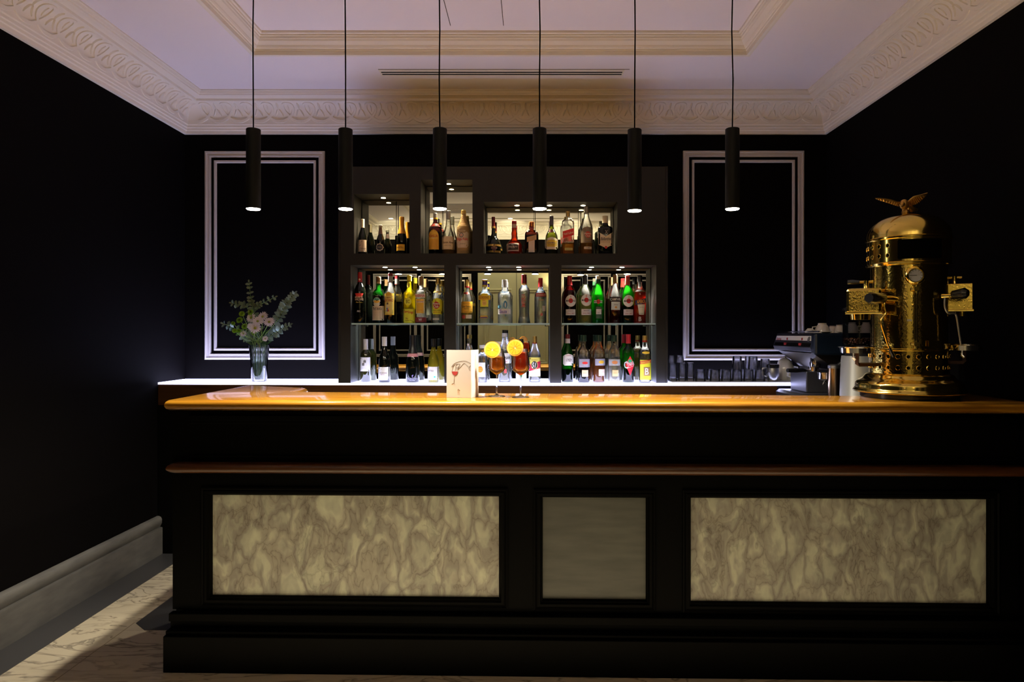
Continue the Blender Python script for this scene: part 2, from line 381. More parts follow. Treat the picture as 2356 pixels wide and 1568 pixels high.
# wall mouldings -----------------------------------------------------------
outp = [(0, 0), (0, .012), (.006, .020), (.014, .022), (.018, .014), (.030, .012), (.036, .018), (.041, .016), (.043, 0)]
inp = [(0, 0), (0, .009), (.006, .014), (.014, .012), (.019, 0)]
tn = 6
def wframe(x0, x1, z0, z1, ywall, sgn, ins=.064):
    global tn
    f = lambda a, b, h: (a, ywall - sgn * h, b)
    struct('trim_%d' % tn, MB().rectsweep(x0, x1, z0, z1, outp, f), M_frame, None, ang=25); tn += 1
    struct('trim_%d' % tn, MB().rectsweep(x0 + ins, x1 - ins, z0 + ins, z1 - ins, inp, f), M_frame, None, ang=25); tn += 1
wframe(XP(472.5, RY1), XP(748, RY1), ZP(826.5, RY1), ZP(348.5, RY1), RY1, 1)
wframe(XP(1571, RY1), XP(1849, RY1), ZP(828, RY1), ZP(347.5, RY1), RY1, 1)
for a, b in ((-2.38, -1.72), (-1.66, -.90), (.45, 1.20), (1.27, 2.02)): wframe(a, b, 1.10, 2.348, RY0, -1, .09)
# mirror-side door in the wall behind the camera
M_door = mat('door_paint_cream', (.62, .60, .38), .5)
dr = struct('door_1', MB().box(-.80, .36, RY0 + .002, RY0 + .04, 0, 2.36), M_door, 'cream panelled double door behind the viewpoint', smooth=False, bevel=.003)
dm = MB()
for xa, xb in ((-.70, -.29), (-.15, .26)):
    for za, zb in ((.2, .85), (1.0, 2.12)):
        dm.rectsweep(xa, xb, za, zb, [(0, 0), (.0, .012), (.012, .018), (.03, .008), (.045, .012), (.05, 0)], lambda a, b, h: (a, RY0 + .04 + h, b))
struct('door_panel', dm, M_door, parent=dr, ang=25)
struct('door_seam', MB().box(-.223, -.217, RY0 + .035, RY0 + .0415, 0, 2.36), mat('seam_dark', (.02, .02, .015), .7), parent=dr, smooth=False)

# linear air diffusers in the ceiling ----------------------------------------
for (xa, xb, ya, lab) in ((XP(880, 4.37), XP(1430, 4.37), 4.30, 'long slim slot air diffuser in the ceiling above the back bar'), (XP(1030, 9.8) , XP(1330, 9.8), -.62, 'slot air diffuser in the ceiling behind the viewpoint')):
    t = Thing('air_diffuser', lab, 'air vent', ((xa + xb) / 2, ya + .04, ZT))
    t.part('frame', MB().box(xa - .01, xb + .01, ya - .004, ya + .10, ZT - .003, ZT), M_plaster, smooth=False)
    for q in (.025, .058): t.part('slot', MB().box(xa, xb, ya + q, ya + q + .016, ZT - .0042, ZT - .0031), mat('slot_black', (.002, .002, .002), .9), smooth=False)
    if ya > 0: t.part('slot', MB().box(xa - .01, xb + .04, ya - .012, ya - .009, ZT - .002, ZT), mat('slot_line', (.12, .09, .07), .9), smooth=False)
t = Thing('access_panel', 'flush ceiling access panel with thin dark side gaps', 'ceiling hatch', (-.31, 3.4, ZTT))
t.part('panel', MB().box(-.460, -.161, 2.9, 3.913, ZTT - .002, ZTT), M_ceiling, smooth=False)
for x in (-.464, -.160): t.part('gap', MB().box(x, x + .003, 2.9, 3.913, ZTT - .0028, ZTT), mat('slot_line2', (.05, .04, .035), .9), smooth=False)

# ================================================================== BAR
def yb(X): return 3.0 - .022 * (X + 1.575)          # front face of the bar body
def yf(X): return 2.93 - .037 * (X + 1.575)         # front edge of the worktop
XR = 2.085
BZ = 1.165
def barbox(mb, xa, xb, d0, d1, z0, z1, fy=yb, back=None):
    """d = distance in front (+) of the body face"""
    pts = [(xa, fy(xa) - d1), (xb, fy(xb) - d1), (xb, fy(xb) - d0), (xa, fy(xa) - d0)]
    return mb.prism(pts, z0, z1)
bar = Thing('bar_counter', 'long black panelled bar counter with marble inlays across the room', 'bar counter', (-.2, 3.1, 0))
body = MB()
pan = [(-1.411, -.137, .293, .743), (.047, .503, .288, .740), (.690, 1.965, .284, .741)]
xs = [-1.575] + [v for p in pan for v in (p[0], p[1])] + [XR]
for i in range(0, len(xs), 2): barbox(body, xs[i], xs[i + 1], -.03, 0, .24, .855)
for p in pan:
    barbox(body, p[0], p[1], -.03, 0, .24, p[2]); barbox(body, p[0], p[1], -.03, 0, p[3], .855)
barbox(body, -1.575, XR, -.03, .0, .855, 1.12)
body.prism([(-1.575, yb(-1.575) + .03), (XR, yb(XR) + .03), (XR, yb(XR) + .18), (-1.575, yb(-1.575) + .18)], 0, 1.12)
bar.part('body', body, M_black, smooth=False)
body2 = MB().prism([(-1.575, 3.17), (-1.20, 3.17), (-1.20, 3.60), (-1.575, 3.74)], 0, 1.12)
bar.part('side_return', body2, M_black, smooth=False)
for k, p in enumerate(pan):
    fm = MB()
    pr = [(-.036, 0), (-.036, .010), (-.030, .013), (-.024, .008), (-.018, .012), (-.008, .012), (0, -.004), (.004, -.018), (.004, -.028)]
    fm.rectsweep(p[0], p[1], p[2], p[3], pr, lambda a, b, h: (a, yb(a) - h, b))
    bar.part('panel_frame', fm, M_black, ang=25)
    mb = MB(); a, b = p[0], p[1]
    mb.prism([(a, yb(a) + .022), (b, yb(b) + .022), (b, yb(b) + .03), (a, yb(a) + .03)], p[2], p[3])
    bar.part('marble_panel' if k != 1 else 'slate_panel', mb, M_pmarble if k != 1 else M_greystone, smooth=False,
             label=['beige cloudy veined marble panel, left', 'grey slate panel in the middle', 'beige cloudy veined marble panel, right'][k])
mo = MB()
barbox(mo, -1.50, XR, 0, .012, 1.070, 1.092); barbox(mo, -1.50, XR, 0, .006, 1.055, 1.070); barbox(mo, -1.50, XR, 0, .010, .905, .917)
bar.part('moulding', mo, M_black, bevel=.002, smooth=False)
pl = MB(); barbox(pl, -1.575, XR, 0, .035, .20, .235); barbox(pl, -1.575, XR, 0, .08, 0, .155); barbox(pl, -1.575, XR, 0, .06, .155, .17); barbox(pl, -1.575, XR, 0, .02, .17, .20)
bar.part('plinth', pl, M_black, bevel=.003, smooth=False)
def bull(z0, z1, r, rx, fy, xa, xb, depth, endx=True):
    mb = MB(); rs = []
    h = (z1 - z0) / 2; zc = (z0 + z1) / 2
    prof = [(depth, -1), (0 + rx, -1)] + [(rx - rx * math.cos(a), math.sin(a)) for a in [(-PI / 2 + PI * k / 10) for k in range(1, 10)]] + [(rx, 1), (depth, 1)]
    for X, sc in ((xa, 0.55), (xa + .012, .85), (xa + .03, 1.0), (xb, 1.0)):
        rs.append([(X, fy(X) + d, zc + h * s_ * (sc if d < depth else sc)) for d, s_ in prof])
    return mb.rings(rs, True, True)
bar.part('foot_ledge', bull(.846, .888, .02, .022, lambda X: yb(X) - .058, -1.575, XR, .065), M_ledge, label='reddish wooden ledge under the worktop', ang=40)
# worktop (continuous) : outline with bullnose
def ybk(X): return 3.345 - .079 * (X + .983)
outer = [(-1.575, yf(-1.575)), (XR, yf(XR)), (XR, 3.36), (1.72, 3.36), (1.62, ybk(1.62)), (-1.03, ybk(-1.03)), (-1.17, 3.38), (-1.17, 3.58), (-1.20, 3.615), (-1.575, 3.80)]
def inset(poly, d):
    out = []; n = len(poly)
    for i in range(n):
        a, b, c = Vector(poly[i - 1]), Vector(poly[i]), Vector(poly[(i + 1) % n])
        e1 = (b - a).normalized(); e2 = (c - b).normalized(); n1 = Vector((-e1.y, e1.x)); n2 = Vector((-e2.y, e2.x))
        m = (n1 + n2); m = m / max(.25, m.dot(m)) * 2 * 1.0
        out.append((b.x + m.x * d, b.y + m.y * d))
    return out
tp = MB(); rs = []
h = .0225; zc = BZ - h
for k in range(0, 11):
    a = -PI / 2 + PI * k / 10
    q = inset(outer, .022 * (1 - math.cos(a)))
    rs.append([(x, y, zc + h * math.sin(a)) for x, y in q])
tp.rings(rs)
wt = mesh_obj('bar_worktop', tp, M_bar, ang=40)
tag(wt, 'glossy honey-brown wooden worktop on the bar with rounded nose', 'worktop')

# ================================================================== BACK COUNTER
CZ = 1.128
def yc(X): return 4.50 - .045 * (X + 2.43) if X < 0 else 4.39
bc = Thing('back_counter', 'mahogany back counter under the lit glass top', 'counter', (-.3, 4.6, 0))
XE = 1.792
bcp = [(RX0 + .006, 4.502), (0, 4.387), (1.58, 4.387), (1.58, RY1 - .003), (RX0 + .006, RY1 - .003)]
bc.part('fascia', MB().prism(bcp, .98, CZ - .013), M_mahog, smooth=False); bc.part('cabinet_body', MB().prism(bcp, 0, .98), M_black, smooth=False)  # body below the fascia is black: its unlit darkness put into the colour
lt = MB().prism([(RX0 + .006, 4.50), (0, 4.385), (XE, 4.385), (XE, RY1 - .003), (RX0 + .006, RY1 - .003)], CZ - .012, CZ)
lg = mesh_obj('lit_glass_top', lt, M_ledpanel, smooth=False)
tag(lg, 'glowing blue-white glass top along the back counter', 'counter top')
# side work counter on the right (below view)
sc_ = mesh_obj('side_counter', MB().box(1.50, RX1 - .004, 3.42, 4.36, 0, .95), mat('side_counter_steel', (.05, .05, .055), .4, .5), smooth=False)
tag(sc_, 'low dark service counter under the modern coffee machine', 'counter')

# ================================================================== SHELVING
Y1, YM = 4.44, 4.64
def fx(x): return XP(x, Y1)
def fz(y): return ZP(y, Y1)
UZ = fz(582.7); LZT = fz(609.7)
niches = [('u', fx(814.5), fx(942), UZ, fz(446)), ('u', fx(968), fx(1087), UZ, fz(413)), ('u', fx(1113), fx(1420.5), UZ, fz(463.8)),
          ('l', fx(806.6), fx(1022), CZ, LZT), ('l', fx(1049), fx(1265.3), CZ, LZT), ('l', fx(1291.7), fx(1510), CZ, LZT)]
CXA, CXB, CZT = fx(779), fx(1536), fz(383)
sv = Thing('bar_shelving', 'dark built-in back bar unit with six mirrored niches', 'shelving', ((CXA + CXB) / 2, 4.6, CZ))
car = MB()
gx = sorted(set([CXA, CXB] + [v for n_ in niches for v in n_[1:3]])); gz = sorted(set([CZ + .001, CZT] + [v for n_ in niches for v in n_[3:5] if v > CZ]))
gz[0] = CZ + .0005
for i in range(len(gx) - 1):
    for j in range(len(gz) - 1):
        xm, zm = (gx[i] + gx[i + 1]) / 2, (gz[j] + gz[j + 1]) / 2
        if any(a < xm < b and c < zm < d for _, a, b, c, d in niches): continue
        car.box(gx[i], gx[i + 1], Y1, YM + .012, gz[j], gz[j + 1])
car.box(CXA, CXB, YM + .012, RY1 - .003, CZ + .0005, CZT)
sv.part('carcass', car, M_cab, smooth=False)
for q in (CXA, CXB - .012): sv.part('edge_strip', MB().box(q, q + .012, Y1 - .006, Y1, CZ + .001, CZT), M_cab, smooth=False)

M_gap = mat('joint_black', (.0015, .0015, .0015), .9, spec=.0)
for k, (t_, a, b, c, d) in enumerate(niches):
    mi = sv.part('mirror', MB().box(a + .004, b - .004, YM, YM + .006, c + .001, d - .004), M_mirror, smooth=False)
    if k == 0:
        xj = XP(912, YM); sv.part('mirror_joint', MB().box(xj - .002, xj + .002, YM - .001, YM, c + .001, d - .01), M_gap, parent=mi, smooth=False)
    if k == 2:
        for q in (1228, 1330.5):
            xj = XP(q, YM); sv.part('mirror_joint', MB().box(xj - .0015, xj + .0015, YM - .001, YM, c + .001, d - .01), M_gap, parent=mi, smooth=False)
    if k == 1:
        xj = XP(1020.5, YM); sv.part('mirror_joint', MB().box(xj - .0015, xj + .0015, YM - .001, YM, c + .001, d - .01), M_gap, parent=mi, smooth=False)
SZ = ZP(743, 4.445)
for k in (3, 4, 5):
    _, a, b, c, d = niches[k]
    s_ = sv.part('glass_shelf', MB().box(a + .003, b - .003, 4.452, YM - .004, SZ - .009, SZ), M_shelfglass, smooth=False)
    sv.part('polished_edge', MB().box(a + .003, b - .003, 4.449, 4.4522, SZ - .0095, SZ), M_edge, parent=s_, smooth=False)
    for x in (a + .001, b - .026):
        sv.part('shelf_bracket', MB().box(x, x + .025, 4.47, 4.485, SZ - .017, SZ - .0095), M_chrome, parent=s_, smooth=False)
sp = [(882, 0), (1032, 1), (1189.5, 2), (1264.5, 2), (1341.5, 2), (886, 3), (955, 3), (1124, 4), (1193.5, 4), (1361, 5), (1431, 5)]
for x, k in sp:
    z = niches[k][4]; X = XP(x, 4.555)
    up = k < 3
    dn = sv.part('downlight', MB().lathe([(-.003, .017), (-.003, .021), (0, .022)], (X, 4.555, z), 20), M_chrome)
    sv.part('lamp_lens', MB().disc((X, 4.555, z - .0042), .0155, (0, 0, 1), .001), M_spotdisc if up else M_spotcool, parent=dn, smooth=False)
    l = light('SPOT', 'niche_spot', (X, 4.555, z - .012), E_UPPER if up else E_NICHE, C_WARM if up else (1, .93, .80), .012, math.radians(115), .7)

# ================================================================== PENDANTS
PY = 3.0
pend = None
PX = [583, 795, 1012, 1241.5, 1460, 1685]; PT = [297, 297, 296, 296, 298, 296]; PB = [480, 480, 479.5, 479.5, 484, 480]
where = ['leftmost, in front of the left wall frame', 'second from the left, at the left edge of the shelving', 'third from the left, before the tall narrow niche',
         'fourth from the left, before the widest upper niche', 'fifth from the left, before the right end of the shelving', 'rightmost, in front of the right wall frame']
for i, x in enumerate(PX):
    X = XP(x, PY); zb = ZP(PB[i], PY); zt = ZP(PT[i], PY)
    t = Thing('pendant_lamp', 'slim black cylinder pendant lamp, ' + where[i], 'pendant lamp', (X, PY, zb), 'black pendant lamps over the bar', local=True)
    H = zt - zb; r = .0305; M_cord = mat('cord_black', (.002, .002, .002), .9, spec=.02)
    t.part('lamp_shade', MB().lathe([(0, r - .002), (0, r), (.001, r + .0004), (H - .002, r), (H, r - .002)], seg=36), M_bmetal)
    t.part('lamp_lens', MB().lathe([(-.0045, .010), (-.004, r - .004), (-.0015, r - .001), (-.0002, r - .001)], seg=36), M_disc)
    sway = [rnd.uniform(-.003, .003) for _ in range(4)]
    cz = (ZTT - zb)
    t.part('cord', MB().tube([(0, 0, H), (sway[0], 0, H + (cz - H) * .25), (sway[1], 0, H + (cz - H) * .5), (sway[2], 0, H + (cz - H) * .75), (0, 0, cz)], .0030, 8), M_cord)
    t.part('ceiling_rose', MB().lathe([(cz - .012, .04), (cz, .045)], seg=24), M_bmetal)
    light('SPOT', 'pendant_spot', (X, PY, zb - .012), E_PEND, C_PEND, .02, math.radians(150), 1.0)

# room downlights behind the viewpoint
for i, (x, y) in enumerate(((-2.02, -.55), (-1.42, -.55), (-.3, -.55), (.55, -.55), (1.20, -.62))):
    t = Thing('ceiling_downlight', 'small round recessed downlight near the rear wall, number %s from the left' % ['one', 'two', 'three', 'four', 'five'][i], 'downlight', (x, y, ZT), 'rear ceiling downlights', local=True)
    t.part('trim_ring', MB().lathe([(-.004, .035), (-.004, .045), (0, .047)], seg=24), M_chrome)
    t.part('lamp_lens', MB().disc((0, 0, -.0055), .032, (0, 0, 1), .001), M_spotdisc)
    light('SPOT', 'room_spot', (x, y, ZT - .03), E_ROOM, (1, .87, .60), .03, math.radians(140), .8).rotation_euler = (math.radians(-42), 0, 0)

# ================================================================== BOTTLES
def text_mesh(s, wd, hg, rot=0.0, shear=0.0, bold=.015):
    cu = bpy.data.curves.new('lettering', 'FONT'); cu.body = s; cu.size = 1; cu.offset = bold; cu.resolution_u = 2; cu.shear = shear
    to = bpy.data.objects.new('lettering', cu); COL.objects.link(to)
    dg = bpy.context.evaluated_depsgraph_get(); me = bpy.data.meshes.new_from_object(to.evaluated_get(dg))
    vs = [v.co.copy() for v in me.vertices]; fs = [tuple(p.vertices) for p in me.polygons]
    bpy.data.objects.remove(to); bpy.data.curves.remove(cu); bpy.data.meshes.remove(me)
    if not vs: return [], []
    x0 = min(v.x for v in vs); x1 = max(v.x for v in vs); y0 = min(v.y for v in vs); y1 = max(v.y for v in vs)
    vs = [Vector(((v.x - (x0 + x1) / 2) * wd / max(x1 - x0, 1e-6), (v.y - (y0 + y1) / 2) * hg / max(y1 - y0, 1e-6), 0)) for v in vs]
    if rot:
        R = Matrix.Rotation(rot, 3, 'Z'); vs = [R @ v for v in vs]
    return vs, fs
PROF = {
 'bordeaux': [(0, .90), (.015, 1), (.60, 1), (.66, .93), (.71, .74), (.75, .48), (.79, .38), (.96, .36), (.965, .42), (1, .42)],
 'burgundy': [(0, .92), (.015, 1), (.44, 1), (.52, .94), (.60, .78), (.68, .56), (.76, .40), (.84, .34), (.96, .33), (.965, .40), (1, .40)],
 'champagne': [(0, .92), (.02, 1), (.36, 1), (.46, .95), (.56, .80), (.66, .60), (.74, .46), (.84, .40), (.93, .38), (.94, .45), (1, .43)],
 'spirit': [(0, .93), (.015, 1), (.60, 1), (.66, .95), (.705, .78), (.74, .50), (.78, .38), (.84, .34), (1, .34)],
 'slope': [(0, .93), (.015, 1), (.54, 1), (.62, .92), (.70, .70), (.76, .50), (.82, .38), (1, .35)],
 'highshoulder': [(0, .93), (.015, 1), (.665, 1), (.70, .94), (.725, .74), (.745, .46), (.79, .38), (1, .36)],
 'martini': [(0, .93), (.015, .98), (.2, .99), (.60, 1), (.67, .92), (.73, .72), (.78, .46), (.83, .36), (1, .34)],
 'globe': [(0, .62), (.015, .74), (.08, .92), (.18, 1), (.28, .97), (.37, .78), (.43, .52), (.48, .36), (.55, .33), (.63, .36), (.70, .30), (1, .27)],
 'cognac': [(0, .82), (.015, .90), (.12, 1), (.28, .99), (.37, .88), (.43, .64), (.48, .40), (.55, .27), (.72, .22), (1, .22)],
 'brandy': [(0, .88), (.015, .93), (.20, 1), (.38, .99), (.50, .90), (.58, .68), (.66, .42), (.74, .30), (1, .28)],
 'flask': [(0, .96), (.015, 1), (.72, 1), (.775, .93), (.81, .66), (.835, .36), (.86, .31), (1, .31)],
 'flare': [(0, .92), (.02, 1), (.40, .97), (.48, .86), (.56, .62), (.66, .42), (.78, .34), (1, .33)],
 'wicker': [(0, .93), (.02, 1), (.56, 1), (.63, .94), (.70, .70), (.80, .48), (.90, .36), (1, .33)],
 'taper': [(0, .98), (.03, 1.0), (.10, .90), (.20, .82), (.50, .86), (.66, .92), (.71, .84), (.76, .52), (.80, .34), (.84, .33), (1, .40)],
 'yellow': [(0, .97), (.015, 1), (.22, .97), (.50, .98), (.60, 1.0), (.645, .90), (.68, .62), (.72, .42), (.80, .36), (1, .36)],
 'kahlua': [(0, .90), (.015, .95), (.12, .97), (.55, 1), (.64, .90), (.70, .66), (.74, .44), (.80, .30), (1, .26)],
 'syrup': [(0, .96), (.015, 1), (.60, 1), (.67, .93), (.72, .76), (.76, .56), (.80, .46), (.88, .40), (1, .40)],
 'squat': [(0, .95), (.02, 1), (.66, 1), (.73, .90), (.78, .60), (.81, .36), (.88, .36), (1, .52)],
}
def pr(prof, t):
    for (a, ra), (b, rb_) in zip(prof, prof[1:]):
        if a <= t <= b: return ra + (rb_ - ra) * (t - a) / max(b - a, 1e-9)
    return prof[-1][1]
def refine(prof, n=40, t0=0.0, t1=1.0):
    """sample smooth profile"""
    ts = sorted(set([t0, t1] + [a for a, _ in prof if t0 < a < t1])); out = []
    for t in ts: out.append((t, pr(prof, t)))
    return out
def outline(shape, x0, z0, x1, z1):
    cx, cz, a, b = (x0 + x1) / 2, (z0 + z1) / 2, abs(x1 - x0) / 2, abs(z1 - z0) / 2; out = []
    if shape == 'rect': pts = [(-1, -1), (1, -1), (1, 1), (-1, 1)]
    elif shape == 'diamond': pts = [(0, -1), (1, .12), (0, 1), (-1, .12)]
    elif shape == 'shield': pts = [(-1, -.55), (0, -1), (1, -.55), (1, 1), (0, .45), (-1, 1)]
    elif shape == 'slant': pts = [(-1, -1), (1, -.35), (1, 1), (-1, .35)]
    elif shape == 'trap': pts = [(-.62, -1), (.62, -1), (1, 1), (-1, 1)]
    elif shape == 'arch': pts = [(-1, -1), (1, -1), (1, .3)] + [(math.cos(q * PI / 8), .3 + .7 * math.sin(q * PI / 8)) for q in range(1, 8)] + [(-1, .3)]
    elif shape == 'scallop': pts = [((1 + .06 * math.cos(9 * q)) * math.cos(q), (1 + .06 * math.cos(9 * q)) * math.sin(q)) for q in [2 * PI * k / 54 for k in range(54)]]
    elif shape == 'oct': pts = [(-.75, -1), (.75, -1), (1, -.75), (1, .6), (.6, .85), (0, 1), (-.6, .85), (-1, .6), (-1, -.75)]
    else: pts = [(math.cos(2 * PI * k / 32), math.sin(2 * PI * k / 32)) for k in range(32)]
    n = len(pts)
    for i in range(n):
        p, q = pts[i], pts[(i + 1) % n]; m = max(1, int(8 * math.hypot(q[0] - p[0], q[1] - p[1]) / 2 * 1.2)) if n < 20 else 1
        for k in range(m): out.append((cx + a * (p[0] + (q[0] - p[0]) * k / m), cz + b * (p[1] + (q[1] - p[1]) * k / m)))
    return out, (cx, cz)
BASEZ = {'u': UZ, 's': SZ, 'c': CZ}
def bottle(crop, name, x0, x1, ytop, base, prof, glassm, label, cat='bottle', group=None, D=4.53, liq=None, cap=None, labels=(), texts=(), sq=2.0, caps2=(), extra=None, ry=1.0):
    ox, oy, sc = crop
    fxx = lambda x: (ox + x / sc - CX) * D / F
    fzz = lambda y: ZP(oy + y / sc, D) - BASEZ[base]
    X = (fxx(x0) + fxx(x1)) / 2; R = abs(fxx(x1) - fxx(x0)) / 2 * .985; H = fzz(ytop)
    t = Thing(name, label, cat, (X, D, BASEZ[base] + .0004), group, local=True)
    p = PROF[prof]; sn = 2.0 if sq == 2 else sq
    seg = 28 if sq == 2 else 32
    t.part('glass_body', MB().lathe([(a * H, r * R) for a, r in refine(p, t1=.995)], seg=seg, sq=sq, ry=ry), glassm, ang=50)
    rf = lambda z: pr(p, max(0, min(1, z / H))) * R
    if liq:
        fill, lm = liq
        t.part('liquid', MB().lathe([(a * H + (.003 if a == 0 else 0), r * R * .93) for a, r in refine(p, t1=fill)], seg=seg, sq=sq, ry=ry), lm, ang=50)
    if cap:
        cz, cm_ = cap; z0 = fzz(cz)
        cp = [(z0 + (H - z0) * k / 8, max(rf(z0 + (H - z0) * k / 8), rf(H) * .98) * 1.05 + .0004) for k in range(9)]
        t.part('cap', MB().lathe(cp + [(H + .0012, cp[-1][1] * .92)], seg=20, ry=1.0 if sq == 2 else 1), cm_, ang=40)
    for (ya, yb_, cm_, k) in caps2:
        z0, z1 = fzz(yb_), fzz(ya)
        t.part('neck_band', MB().lathe([(z0, rf(z0) * k), (z1, rf(z1) * k)], seg=22), cm_, ang=40)
    def wrap(x, z, h):
        r = rf(z) + h; xx = max(-.97 * r, min(.97 * r, x)); s_ = sq
        return Vector((xx, -ry * (r ** s_ - abs(xx) ** s_) ** (1 / s_), z))
    lobs = []
    for li, (shp, a, b, c, d, colr) in enumerate(labels):
        out, cen = outline(shp, fxx(a) - X, fzz(d), fxx(c) - X, fzz(b)); h = .0007 + .0003 * li
        rings_ = []
        for s_ in (.02, .25, .5, .75, 1.0):
            rings_.append([wrap(cen[0] + (x - cen[0]) * s_, cen[1] + (z - cen[1]) * s_, h) for x, z in out])
        mb = MB().rings(rings_, True, False)
        mb.f.append(tuple(range(len(out))))
        lobs.append(t.part('label' if li == 0 else 'label_detail', mb, flat(tuple(min(.9, c_ * 1.3) for c_ in colr)), parent=lobs[0] if lobs and li else None, smooth=False))
    for tx in texts:
        s_, a, b, wd, hg, colr = tx[:6]; rot = tx[6] if len(tx) > 6 else 0; shr = tx[7] if len(tx) > 7 else 0
        vs, fs = text_mesh(s_, wd / sc * D / F, hg / sc * D / F, rot, shr)
        if not vs: continue
        cx_, cz_ = fxx(a) - X, fzz(b)
        mb = MB().add([wrap(cx_ + v.x, cz_ + v.y, .0022) for v in vs], fs)
        t.part('lettering', mb, flat(colr), parent=lobs[0] if lobs else None, smooth=False)
    if extra: extra(t, H, R, rf, wrap, fxx, fzz, X)
    return t
c1 = (800, 380, 7.128); c2 = (1090, 440, 6.93); c3 = (800, 600, 9.8); c4 = (800, 740, 9.8)
c5 = (1030, 600, 9.424); c6 = (1020, 740, 8.254); c7 = (1280, 600, 9.8); c8 = (1280, 750, 9.06)
G_dark = mat('dark_bottle_glass', (.002, .0028, .0018), .06, spec=.45)
G_brown = glass('brown_glass', (.22, .07, .015), .3, haze=.25)
G_green = glass('green_glass', (.10, .66, .08), .35, haze=.35)
G_dgreen = glass('deep_green_glass', (.05, .28, .05), .3, haze=.3)
G_olive = glass('olive_glass', (.34, .38, .05), .35, haze=.3)
G_clear = glass('bottle_glass', (.97, .98, .965), .28, haze=.045, bump=.35)
G_frost = mat('frosted_glass', (.78, .80, .74), .45, trans=.35)
L_amber = liquid('amber_liquid', (.95, .55, .14), .45); L_red = liquid('dark_red_liquid', (.30, .012, .010), .3); L_bright = liquid('bright_red_liquid', (.92, .18, .10), .55)
L_dark = liquid('very_dark_liquid', (.018, .010, .008), .1); L_straw = liquid('straw_liquid', (.95, .90, .40), .45); L_yel = liquid('yellow_liquid', (.97, .88, .14), .55)
L_water = glass('clear_spirit', (.98, .985, .97), .6, haze=.03, bump=.35); L_gold = liquid('gold_liquid', (.92, .78, .30), .45); L_brownish = liquid('brown_syrup', (.62, .28, .10), .4)
L_green = liquid('green_liquid', (.35, .85, .25), .4)
cr = (.72, .62, .46); wh = (.80, .78, .78); bk = (.01, .01, .01); yl = (.85, .62, .03); rd = (.55, .02, .02); og = (.80, .36, .03); gd = (.55, .36, .08); gy = (.25, .23, .22)
F_bk = flat((.012, .012, .013), .3); F_rd = flat((.42, .015, .02), .35); F_wh = flat((.72, .71, .70), .45); F_gd = mat('gold_foil', (.72, .48, .14), .3, .8); F_gy = mat('grey_foil', (.38, .37, .36), .4, .4)
F_brz = mat('brown_cap', (.25, .14, .06), .35, .4); F_og = mat('orange_foil', (.75, .34, .04), .35, .4); F_cream = flat((.66, .58, .42), .5); F_yl = flat((.80, .66, .05), .4); F_grn = flat((.005, .022, .009), .35); F_vio = flat((.10, .06, .30), .4); F_dred = flat((.15, .008, .012), .3); F_ngr = flat((.42, .44, .34), .5)
gu = 'bottles in the upper niches'; gs = 'bottles on the glass shelves'; gc = 'bottles standing on the lit counter'
# --- upper left niche
bottle(c1, 'wine_bottle', 170, 318, 888, 'u', 'burgundy', G_dark, 'dark wine bottle with pale capsule and sloping grey-pink label, leftmost in the upper row', group=gu, cap=(1025, F_cream),
       labels=[('rect', 174, 1232, 314, 1425, (.50, .40, .32))], texts=[('Tenuta', 265, 1370, 90, 18, (.2, .1, .08)), ('/', 235, 1290, 60, 90, gy)])
bottle(c1, 'prosecco_bottle', 470, 606, 984, 'u', 'burgundy', G_dark, 'small dark bottle with round scalloped label in the upper left niche', group=gu, cap=(1020, flat((.55, .56, .5))), caps2=[(1020, 1130, flat((.14, .09, .09)), 1.03)],
       labels=[('scallop', 474, 1290, 596, 1412, (.55, .48, .40)), ('ellipse', 486, 1305, 584, 1395, (.03, .03, .045))], texts=[('MOSCATO', 535, 1350, 70, 18, (.45, .40, .3))])
bottle(c1, 'champagne_bottle', 803, 972, 850, 'u', 'champagne', G_dark, 'champagne bottle with orange neck foil and amber label in the upper left niche', group=gu, cap=(1128, F_og),
       labels=[('rect', 806, 1305, 946, 1408, (.75, .40, .03)), ('ellipse', 862, 1085, 902, 1118, (.25, .04, .02))], texts=[('MARTELL', 876, 1356, 110, 24, (.3, .1, .02))])
# --- upper tall niche
bottle(c1, 'liqueur_bottle', 1322, 1552, 790, 'u', 'kahlua', G_brown, 'brown coffee liqueur bottle with yellow neck ring and orange arched label', group=gu, liq=(.55, L_dark), cap=(862, F_gy), caps2=[(862, 890, flat((.8, .5, .03)), 1.12), (965, 1010, flat((.6, .05, .03)), 1.02)],
       labels=[('arch', 1338, 1070, 1506, 1392, (.62, .34, .04)), ('arch', 1350, 1092, 1492, 1225, (.70, .46, .06))], texts=[('KAHLUA', 1420, 1172, 140, 46, (.50, .03, .015)), ('licor', 1420, 1205, 60, 16, wh)])
bottle(c1, 'rum_bottle', 1542, 1756, 752, 'u', 'flare', G_clear, 'clear long-necked bottle with grey stopper and parchment label, amber at the bottom', group=gu, liq=(.38, L_amber), cap=(885, F_gy),
       labels=[('rect', 1550, 1178, 1752, 1390, (.62, .52, .34))], texts=[('Santa Ana', 1650, 1275, 170, 34, (.15, .08, .05), 0, .3), ('anejado suave', 1650, 1325, 110, 14, (.2, .12, .08))])
def wick(t, H, R, rf, wrap, fxx, fzz, X):
    mb = MB()
    for k in range(40):
        z = H * (.02 + .88 * k / 40); mb.torus((0, 0, z), rf(z) + .0004, .0011, seg=20, k=4)
    t.part('wicker_cover', mb, mat('wicker', (.50, .33, .13), .75, bump=(200, .5, .002)))
